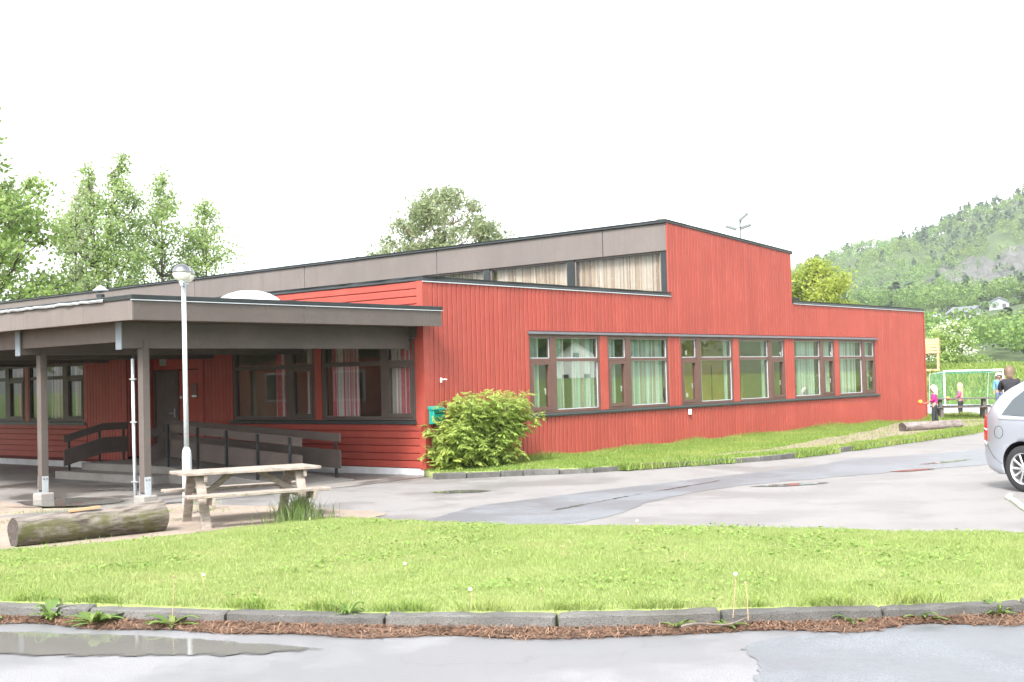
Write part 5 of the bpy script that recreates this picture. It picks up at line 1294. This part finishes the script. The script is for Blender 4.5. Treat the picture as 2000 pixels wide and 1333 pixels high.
    for i in range(k+1):
        for j in range(n):
            a = 2*math.pi*j/n; back = .5-.5*math.cos(a); lim = 62+(75+hair_len*60)*back; ph = R(lim*i/k); q = hr*1.17
            z = math.cos(ph)*q*1.18; rr_ = math.sin(min(ph, R(92)))*q*(1+.06*math.sin(5*a+i))
            vv.append((hd[0]-.006+rr_*math.cos(a), rr_*math.sin(a), .932+z-(hair_len*.06*back*max(0, i-4))))
    m.add(vv, [(i*n+j, i*n+(j+1) % n, (i+1)*n+(j+1) % n, (i+1)*n+j) for i in range(k) for j in range(n)]); m.v = sc_(m.v); m.build('hat' if hat else 'hair', hat or hair, t, smooth=True)
    M4 = Matrix.Translation(loc) @ Matrix.Rotation(rz, 4, 'Z')
    return t, {sd: M4 @ (hands[sd]*s) for sd in hands}
dn = {1: ((-.02, .135, .655), (.03, .14, .515)), -1: ((-.02, -.135, .655), (.03, -.14, .515))}
WEST = R(180+18)                                  # facing the building's far corner
a1 = {1: ((.0, .13, .66), (.12, .10, .60)), -1: ((-.03, -.13, .655), (.06, -.115, .575))}
p1, h1 = person((2.0, 18.7, vz(2.0, 18.7)), R(196), 1.10, 'small child in a magenta shirt and black trousers standing near the wall end', M['magenta'], M['blacktrousers'], M['fair'], a1, {1: ((.03, .05, .285), (.03, .065, .045)), -1: ((-.01, -.055, .285), (-.06, -.065, .045))}, head_s=1.25, hair_len=.25)
p2, h2 = person((-.30, 26.7, g2(-.3, 26.7)-.03), R(186), 1.2, 'child in a pink checked jacket standing behind the far picnic table', M['pinkjacket'], M['blacktrousers'], M['blond'], a1, None, .06, head_s=1.2, hair_len=1.0)
p3, h3 = person((5.1, 15.9, 0.0), R(112), 1.68, 'adult in a black jacket seen from behind above the car roof', M['blackjacket'], M['jeans'], M['lightbrown'], {1: ((.06, .15, .68), (.13, .07, .70)), -1: ((-.02, -.14, .655), (.03, -.14, .515))}, None, .04, head_s=1.05)
p4, h4 = person((4.80, 15.98, .62), R(-60), .90, 'small child in a light blue jacket carried on the arm of the adult', M['lightblue'], M['jeans'], M['fair'], dn, {1: ((.12, .07, .40), (.10, .08, .18)), -1: ((.10, -.07, .38), (.08, -.08, .16))}, head_s=1.3, hat=M['white'])
p5, h5 = person((-.62, 16.55, .12), R(-80), 1.40, 'child in a grey-blue coat and pale green hat behind the window', M['greycoat'], M['jeans'], M['fair'], dn, None, .05, hat=M['greenhat'], head_s=1.2)
def toy(p, label, d):
    t = thing('toy', p, label, 'toy', None, d)
    rp = pm('red_plastic', (.75, .06, .02), .35, .05); yp = pm('yellow_plastic', (.80, .50, .03), .4, .05)
    m = MB(); m.tube([(-.05, 0, 0), (.05, 0, 0), (.10, 0, .0)], [.016, .018, .03], 8); m.build('grip', rp, t)
    m = MB(); m.lathe([(.03, -.055), (.07, -.03), (.085, .02), (.078, .02), (.06, -.02), (.001, -.04)], (.17, 0, .01), 16); m.build('cup', rp, t, smooth=True)
    m = MB(); m.lathe([(.06*math.cos(R(a))+.0005, .06*math.sin(R(a))) for a in range(-90, 91, 20)], (.17, 0, .04), 14); m.build('ball', yp, t, smooth=True)
toy(h1[1], 'red and yellow toy held out by the child in the magenta shirt', R(196))
toy(h2[1], 'red and yellow toy held out by the child in the pink checked jacket', R(186))

# ------------------------------------------------------------------ ball court and beyond
gzv = g2(-8.5, 52.3)
GO = thing('football_goal', (-8.9, 51.2, gzv), 'small white football goal with green net on the ball court', 'goal', None, math.atan2(.34, .94))
gw, gh, gd = 3.0, 1.98, 1.0
m = MB(); m.box(-gw/2-.04, -gw/2+.04, -.04, .04, 0, gh); m.build('goal_post', M['white'], GO)
m = MB(); m.box(gw/2-.04, gw/2+.04, -.04, .04, 0, gh); m.build('goal_post', M['white'], GO)
m = MB(); m.box(-gw/2-.04, gw/2+.04, -.04, .04, gh+.002, gh+.08); m.build('crossbar', M['white'], GO)
for s in (-1, 1):
    m = MB(); m.tube([(s*gw/2, 0, gh), (s*(gw/2+.02)-.75, .55, gh-.12), (s*gw/2-.85, gd, .03), (s*gw/2, 0, .03)], .02, 6); m.build('net_frame', M['galvpaint'], GO)
m = MB(); m.tube([(-gw/2-.85, gd, .03), (gw/2-.85, gd, .03)], .02, 6); m.build('net_frame', M['galvpaint'], GO)
M['net'] = pm('green_net', (.06, .30, .22), .8, .05)
m = MB()
def pan(A, Bp, Cc, Dd, nu, nv):
    A, Bp, Cc, Dd = map(Vector, (A, Bp, Cc, Dd))
    for i in range(nu+1): m.tube([A.lerp(Dd, i/nu), Bp.lerp(Cc, i/nu)], .0042, 3, False)
    for j in range(nv+1): m.tube([A.lerp(Bp, j/nv), Dd.lerp(Cc, j/nv)], .0042, 3, False)
BL, BR_, TLb, TRb = (-gw/2-.85, gd, .03), (gw/2-.85, gd, .03), (-gw/2-.75, .55, gh-.12), (gw/2-.75, .55, gh-.12)
pan(BL, TLb, TRb, BR_, 26, 18); pan((-gw/2, 0, .03), (-gw/2, 0, gh), TLb, BL, 11, 18); pan((gw/2, 0, .03), (gw/2, 0, gh), TRb, BR_, 11, 18); pan((-gw/2, 0, gh), TLb, TRb, (gw/2, 0, gh), 26, 6)
tag(m.build('net', M['net'], GO), kind='stuff')
# play tower on the bank
ptz = g2(-17.6, 65)
PT = thing('play_tower', (-17.7, 65.0, ptz), 'wooden slatted play tower on the bank behind the wall end', 'play tower', None, math.atan2(.34, .94))
M['pinewood'] = wood('new_pine_wood', (.52, .36, .21), (.36, .24, .13), .75, (3, 3, 3))
for x in (-1.3, .0, 1.3):
    for y in (-1, 1):
        m = MB(); m.box(x-.06, x+.06, y-.06, y+.06, -.3, 2.25); m.build('post', M['pinewood'], PT)
for z in (.05,):
    m = MB(); m.box(-1.4, 1.4, -1.1, 1.1, z, z+.14); m.build('deck', M['pinewood'], PT)
for i in range(5):
    z = 1.25+i*.20
    for y, s in ((-1, -1), (1, 1)):
        m = MB(); m.box(-1.42, 1.42, y+s*.062, y+s*.09, z, z+.13); m.build('slat', M['pinewood'], PT)
    for x, s in ((-1.3, -1), (1.3, 1)):
        m = MB(); m.box(x+s*.062, x+s*.09, -1.05, 1.05, z, z+.13); m.build('slat', M['pinewood'], PT)
m = MB(); m.box(-1.3, 1.3, -.95, .95, 1.18, 1.24); m.build('upper_deck', M['pinewood'], PT)
m = MB(); m.box(-1.24, -.1, .9, .94, .2, 1.17); m.build('back_panel', M['oldwood'], PT)
# floodlight mast
FM = thing('floodlight_mast', (-29, 61.6, g2(-29, 61.6)), 'slender mast with three floodlights rising behind the roof', 'floodlight')
m = MB(); m.tube([(0, 0, -.3), (0, 0, 11.9)], [.09, .05], 8); m.build('mast', M['mastgrey'], FM)
for (dx, dy, dz, rx) in ((-.62, -.2, -.1, .35), (.38, .15, -.1, -.3), (.42, -.25, .55, -.7)):
    m = MB(); m.bar((0, 0, 11.3+dz*.4), (dx*.75, dy, 11.3+dz), .06, .06); m.build('arm', M['mastgrey'], FM)
    m = MB(); m.box(-.40, .40, -.26, .26, -.07, .07); o = m.build('floodlight', M['mastgrey'], FM, .03); o.location = (dx, dy, 11.4+dz); o.rotation_euler = (.3, rx, .5)
# houses on the hillside
def hill_house(d, s, w, l, h, rz, wallc, roofc, label):
    p = O0+d*E1+s*E2; t = thing('hillside_house', (p[0], p[1], float(hz(d, s))-1.0), label, 'house', 'houses on the hillside', rz)
    wm = pm('house_wall', wallc, .7, .05); rm = pm('house_roof', roofc, .7, .1)
    m = MB(); m.prism([(-w/2, 0), (w/2, 0), (w/2, h), (0, h+w*.25), (-w/2, h)], -l/2, l/2, 1); m.build('wall', wm, t)
    for q in (-1, 1):
        m = MB(); m.add([(q*(w/2+.5), -l/2-.5, h-.2), (0, -l/2-.5, h+w*.25+.03), (0, l/2+.5, h+w*.25+.03), (q*(w/2+.5), l/2+.5, h-.2), (q*(w/2+.5), -l/2-.5, h+.0), (0, -l/2-.5, h+w*.25+.3), (0, l/2+.5, h+w*.25+.3), (q*(w/2+.5), l/2+.5, h+.0)], [(0, 1, 2, 3), (4, 5, 6, 7), (0, 1, 5, 4), (2, 3, 7, 6), (0, 3, 7, 4)]); m.build('roof', rm, t)
    for q in (-1, 1):
        for j in range(3):
            y = -l/2+l*(j+.5)/3; m = MB(); m.box(q*w/2, q*(w/2+.06), y-.7, y+.7, h*.45, h*.45+1.3); m.build('window', M['slate'], t)
    for x in (-w/4, w/4):
        m = MB(); m.box(x-.6, x+.6, -l/2-.06, -l/2, h*.45, h*.45+1.3); m.build('window', M['slate'], t)
hill_house(452, -3, 7, 9.5, 3.0, R(75), (.34, .36, .38), (.13, .14, .155), 'long white house with grey roof, middle of the hillside houses')
hill_house(470, 8.0, 6.5, 6.5, 3.4, R(20), (.27, .29, .33), (.19, .21, .25), 'pale grey house, highest of the hillside houses')
hill_house(436, -12.0, 6, 8.5, 2.2, R(60), (.34, .36, .36), (.24, .25, .27), 'low white house, leftmost of the hillside houses')

# ------------------------------------------------------------------ trees
def multi(parts): return [c for p in parts for c in p]
def shift(cl, dx, dy): return [(a+dx, b+dy, c, r) for a, b, c, r in cl]
tree('broadleaf_tree', 'large leafy green tree at the left edge behind the building', (-40.4, 11.4, -.1), 16.5, multi([crown_clusters(1, 120, 2.5, 12.0, lambda q: 4.7*(1-.35*q), .8, .3), shift(crown_clusters(2, 70, 8, 17.4, lambda q: 2.7*(1-.8*q)+.15, .55, .15), -.1, -.4)]), M['maple'], .15, 24000, .30, M['bark'], 1)
pop = lambda h, r: (lambda q: r*(.55+.75*math.sin(math.pi*min(1, q*.85+.12)))*(1 if q < .8 else (1-q)*4.2+.12))
tree('poplar_tree', 'twin-topped upright poplar, tallest of the trees behind the canopy', (-47.9, 22.8, -.1), 15.2, multi([shift(crown_clusters(11, 62, 2.2, 14.6, pop(15, 1.15), .72, .15), -.75, -.75), shift(crown_clusters(12, 58, 3.0, 15.3, pop(15, 1.0), .7, .15), .75, .55)]), M['poplar'], .125, 21000, .17, M['bark'], 11, fork=2, lean=(.0, .0))
tree('poplar_tree', 'slender poplar in the middle of the trees behind the canopy', (-48.0, 26.5, -.1), 14.7, crown_clusters(13, 66, 2.2, 14.5, pop(14, 1.5), .75, .15), M['poplar'], .125, 12000, .15, M['bark'], 12)
tree('poplar_tree', 'shorter spreading poplar, rightmost of the trees behind the canopy', (-47.4, 29.2, -.1), 13.3, multi([crown_clusters(14, 64, 2.2, 13.2, pop(13, 1.35), .75, .15), shift(crown_clusters(15, 24, 3.0, 8.5, lambda q: 1.8*(1-q*.7), .8, .2), 1.0, 1.0)]), M['poplar'], .125, 13000, .15, M['bark'], 13)
M['sparse'] = leaf('thin_birch_leaves', (.20, .27, .12), (.32, .38, .2), None, .45)
tree('birch_tree', 'thin sparse birch between the big tree and the poplars', (-44.6, 18.9, -.1), 13.0, crown_clusters(16, 60, 2.5, 12.6, lambda q: 1.9*(1-.8*q)+.1, .5, .1), M['sparse'], .15, 1500, .10, M['bark'], 14, branch_r=.02)
def pine_clusters(seed):
    rg = random.Random(seed); out = []
    for i in range(95):
        a = rg.uniform(0, 6.28); q = rg.random(); rr_ = 3.6*math.sqrt(rg.random()); zt = 11.2-rr_*rr_*.27-.4*rg.random(); z = zt-q*q*3.2
        if z > 6.2: out.append((rr_*math.cos(a), rr_*math.sin(a), z, rg.uniform(.38, .7)))
    for i in range(18):
        a = rg.uniform(0, 6.28); rr_ = rg.uniform(1.2, 3.9); out.append((rr_*math.cos(a), rr_*math.sin(a), rg.uniform(6.0, 8.2), rg.uniform(.4, .65)))
    return out
tree('pine_tree', 'broad domed pine tree standing behind the clerestory roof', (-25.3, 27.15, -.1), 10.9, pine_clusters(4), M['pine'], .08, 19000, .22, M['pinebark'], 15, up=.1, fork=3, flat=.75, aspect=3.2, trunk_top=.86, branch_r=.018)
tree('broadleaf_tree', 'yellow-green tree rising behind the low roof beside the hill', (-15.6, 46.6, g2(-15.6, 46.6)), 8.4, multi([crown_clusters(21, 120, 2.6, 8.2, lambda q: 2.6*math.sqrt(max(.02, 1-q*q)), .55, .2)]), M['yellowleaf'], .12, 17000, .16, M['bark'], 16, flat=.7)
bz = g2(-19.3, 73)
fb = tree('flowering_shrub', 'white-flowering shrub on the bank behind the play tower', (-18.6, 73.0, bz-.2), 3.6, crown_clusters(22, 40, .4, 3.4, lambda q: 2.5*(1-.65*q), .6, .2), M['maple'], .16, 5200, .08, M['bark'], 17, cat='shrub')
cluster_leaves('blossom', [c[:3] for c in crown_clusters(23, 60, .6, 3.5, lambda q: 2.7*(1-.65*q), .3, .5)], [.35]*60, [22]*60, .11, M['whiteflower'], fb, 3)

# shrub at the corner: many leafy shoots
def shrub(loc, label, seed):
    t = thing('shrub', loc, label, 'shrub'); rg = random.Random(seed); npg = np.random.default_rng(seed); mb = MB(); C = []; N = []
    V = []; 
    tips = []
    for i in range(400):
        u = rg.random(); y = -.62+2.55*u; top = 1.22+.30*math.sin(u*3.0+.1)+rg.uniform(-.14, .05)-(.35 if u < .12 else 0)
        if u > .78: top = 1.50-rg.random()*.2
        x = .10+1.05*rg.random()**1.1*(1-.35*abs(u-.4)); fr = rg.random()
        z = .12+(top-.12)*(1-(1-fr)**1.6)
        base_y = .15+.55*u+rg.uniform(-.2, .2)
        if y > 1.25 and z < .75: y = 1.25-rg.random()*.5
        tips.append((Vector((.35+.3*rg.random(), base_y, 0)), Vector((x, y, max(.15, z)))))
    for a, b in tips:
        mid = a.lerp(b, .55)+Vector((rg.uniform(-.05, .05), rg.uniform(-.08, .08), .10))
        mb.tube([a, mid, b], [.010, .007, .003], 4)
        # compound leaves along the upper shoot
        for k in range(9):
            q = .35+.65*k/8; p = (a.lerp(mid, q*2) if q < .5 else mid.lerp(b, (q-.5)*2)); d = Vector((rg.gauss(0, 1)+.35, rg.gauss(0, 1), rg.gauss(.1, .6))).normalized(); L = rg.uniform(.10, .19); s = d.cross(Vector((0, 0, 1))).normalized()
            tip = p+d*L+Vector((0, 0, -.05))
            pts_ = [(p.lerp(tip, f), sg) for f in (.35, .62, .88) for sg in (-1, 1)]+[(tip, 0)]
            for c, sg in pts_:
                dirn = (d*(.6 if sg else 1)+s*sg*.8+Vector((0, 0, rg.uniform(-.55, -.05)))).normalized(); ll = rg.uniform(.07, .125); ww = ll*.42; nb_ = dirn.cross(Vector((rg.gauss(0, .3), rg.gauss(0, .3), 1))).normalized()
                e = c+dirn*ll; m1 = c+dirn*ll*.42; dz = Vector((0, 0, -.010))
                b0 = len(V); V += [c, m1+nb_*ww*.5+dz, e+Vector((0, 0, -.012)), m1-nb_*ww*.5+dz]
    mb.build('stems', M['stem'], t)
    V = np.array([tuple(v) for v in V]); link('leaves', np_mesh('leaves', V, np.arange(len(V)).reshape(-1, 4), M['bushleaf']), None, t)
    return t
shrub((.0, .38, .05), 'bright green leafy shrub growing against the building corner', 5)

# ------------------------------------------------------------------ weeds, tuft, dandelions, twig
def weed(x, y, z, n, L, label, seed, group=None, up=.5):
    t = thing('weed', (x, y, z), label, 'weed', group); rg = random.Random(seed); V = []; Fq = []
    for i in range(n):
        a = 6.28*i/n+rg.uniform(-.3, .3); ln = L*rg.uniform(.7, 1.15); d = Vector((math.cos(a), math.sin(a), 0)); s = Vector((-d.y, d.x, 0)); w = ln*.125; k = 6; b = len(V); el = rg.uniform(.2, 1)*up
        for j in range(k+1):
            q = j/k; c = d*ln*q+Vector((0, 0, ln*el*math.sin(q*2.2)*.8+.005)); ww = w*math.sin(min(1, q*1.1+.08)*math.pi*.92)*(1.25 if j % 2 else .75)+.002
            V += [c-s*ww, c+Vector((0, 0, -.006)), c+s*ww]
        for j in range(k): o_ = b+j*3; Fq += [(o_, o_+1, o_+4, o_+3), (o_+1, o_+2, o_+5, o_+4)]
    m = MB(); m.add(V, Fq); link('leaves', m.mesh('leaves', smooth=True), M['weed'], t); return t
def clock(x, y, z, h, label, seed, head=True, group=None, lx=0, parent=None):
    t = thing('dandelion', (x, y, z), label, 'dandelion', group); rg = random.Random(seed)
    a = rg.uniform(0, 6.28); tip = Vector((math.cos(a)*.1*h+lx, math.sin(a)*.1*h, h)); m = MB(); m.tube([(0, 0, -.02), tip*.5+Vector((.005, 0, 0)), tip], .0028, 5); m.build('stem', M['strawstem'], t)
    m = MB(); m.lathe([(.015*math.cos(R(b))*(1 if head else .6)+.0005, .014*math.sin(R(b))*(1 if head else .6)) for b in range(-90, 91, 30)], tip, 10); m.build('seed_head', M['whiteflower'] if head else M['strawstem'], t, smooth=True); return t
kz = .0
weed(7.86, -11.37, .01, 14, .27, 'broad-leaved dandelion plant growing at the kerb, largest of the kerb weeds', 1)
weed(8.40, -11.10, .01, 10, .21, 'dandelion rosette with a tall bare stalk at the kerb', 2); clock(8.40, -11.10, .02, .34, 'tall thin dandelion stalk standing at the kerb on the left', 31, False)
weed(7.02, -11.72, .01, 7, .18, 'browning weed at the kerb by the left picture edge', 3)
weed(7.45, -11.50, .01, 16, .16, 'grassy clump at the kerb near the left picture edge', 4, up=1.2)
weed(11.45, -9.22, .01, 7, .15, 'small weed at the kerb behind the fallen twig', 5); weed(11.72, -9.03, .01, 8, .14, 'small weed at the kerb beside the thin double stalk', 6)
weed(12.33, -8.44, .01, 8, .13, 'low weed at the kerb, second from the right picture edge', 7); weed(12.66, -8.06, .01, 11, .17, 'spreading weed at the kerb near the right picture edge', 8)
weed(13.05, -7.70, .01, 14, .13, 'grassy tuft at the kerb by the right picture edge', 9, up=1.2); weed(9.45, -10.36, .05, 14, .15, 'drooping grass tuft hanging over the kerb left of centre', 10, up=1.1)
for i, (x, y, h, hd_, lb) in enumerate(((10.12, -9.80, .13, True, 'white dandelion clock standing above the middle of the kerb'), (7.80, -10.40, .12, True, 'white dandelion clock on the left part of the lawn'), (8.60, -8.95, .10, True, 'small dandelion clock in the middle of the lawn'), (11.78, -9.05, .27, True, 'taller of two thin stalks at the kerb on the right'), (11.90, -9.06, .22, False, 'shorter of two thin stalks at the kerb on the right'), (8.70, -5.75, .11, True, 'dandelion clock at the far edge of the lawn'), (10.52, -9.55, .13, False, 'bent dry stalk on the lawn above the kerb'), (9.20, -7.60, .10, False, 'short dry stalk in the far part of the lawn'))):
    z = lz(x, y) if y > -9.85 or x < 8 else .1
    clock(x, y, z, h, lb, 40+i, hd_, None, .03 if 'bent' in lb else 0)
m = MB(); tw = catmull([(11.60, -9.40), (11.70, -9.25), (11.80, -9.08), (11.84, -8.92)], 4, False); m.tube([(p[0], p[1], .065+.012*math.sin(i*.7)) for i, p in enumerate(tw)], [.010-.0005*i for i in range(len(tw))], 6); tag(m.build('twig', M['bark']), 'bare curved twig lying on the pine needles by the kerb', 'twig')
rg = np.random.default_rng(55); n = 620; a = rg.uniform(0, 6.28, n); r_ = np.abs(rg.normal(0, .16, n)); X = 3.92+r_*np.cos(a)*1.1+.0; Y = -6.25+r_*np.sin(a)*1.8
tf = thing('grass_tuft', (3.92, -6.25, .0), 'clump of long dark grass growing under the picnic bench', 'grass tuft')
o = blades('blades', np.stack([X-3.92, Y+6.25, np.full(n, -.01)], 1), .10, .42, .008, M['tuftblade'], .75, 3, np.clip(1.15-r_*1.6, .3, 1.2)); o.parent = tf; tag(o, kind='stuff')
# sparse grass on the gravel edge and at the foot of the walls
n = 5000; X = rg.uniform(-1.5, 4.2, n); Y = rg.uniform(-10, -5.2, n); k = (vnoise(X, Y, .6, 9) > .66); X, Y = X[k], Y[k]
o = blades('gravel_weeds', np.stack([X, Y, np.array([gz(p, q) for p, q in zip(X, Y)])], 1), .02, .07, .008, M['vergeblade'], .8, 12); tag(o, 'thin grass sprouting from the gravel around the picnic table', 'grass', kind='stuff')

# ------------------------------------------------------------------ haze
m = MB(); m.box(-1560, 1560, -1560, 1560, -3.5, 230); hz_m = bpy.data.materials.new('haze'); hz_m.use_nodes = True; t = hz_m.node_tree; t.nodes.clear()
pv = nn(t, 'ShaderNodeVolumePrincipled'); pv.inputs['Color'].default_value = (.88, .93, 1.0, 1); pv.inputs['Density'].default_value = .00019; pv.inputs['Anisotropy'].default_value = .2
ou = nn(t, 'ShaderNodeOutputMaterial'); t.links.new(pv.outputs[0], ou.inputs['Volume'])
HZ = tag(m.build('haze', hz_m), kind='stuff'); HZ.display_type = 'WIRE'
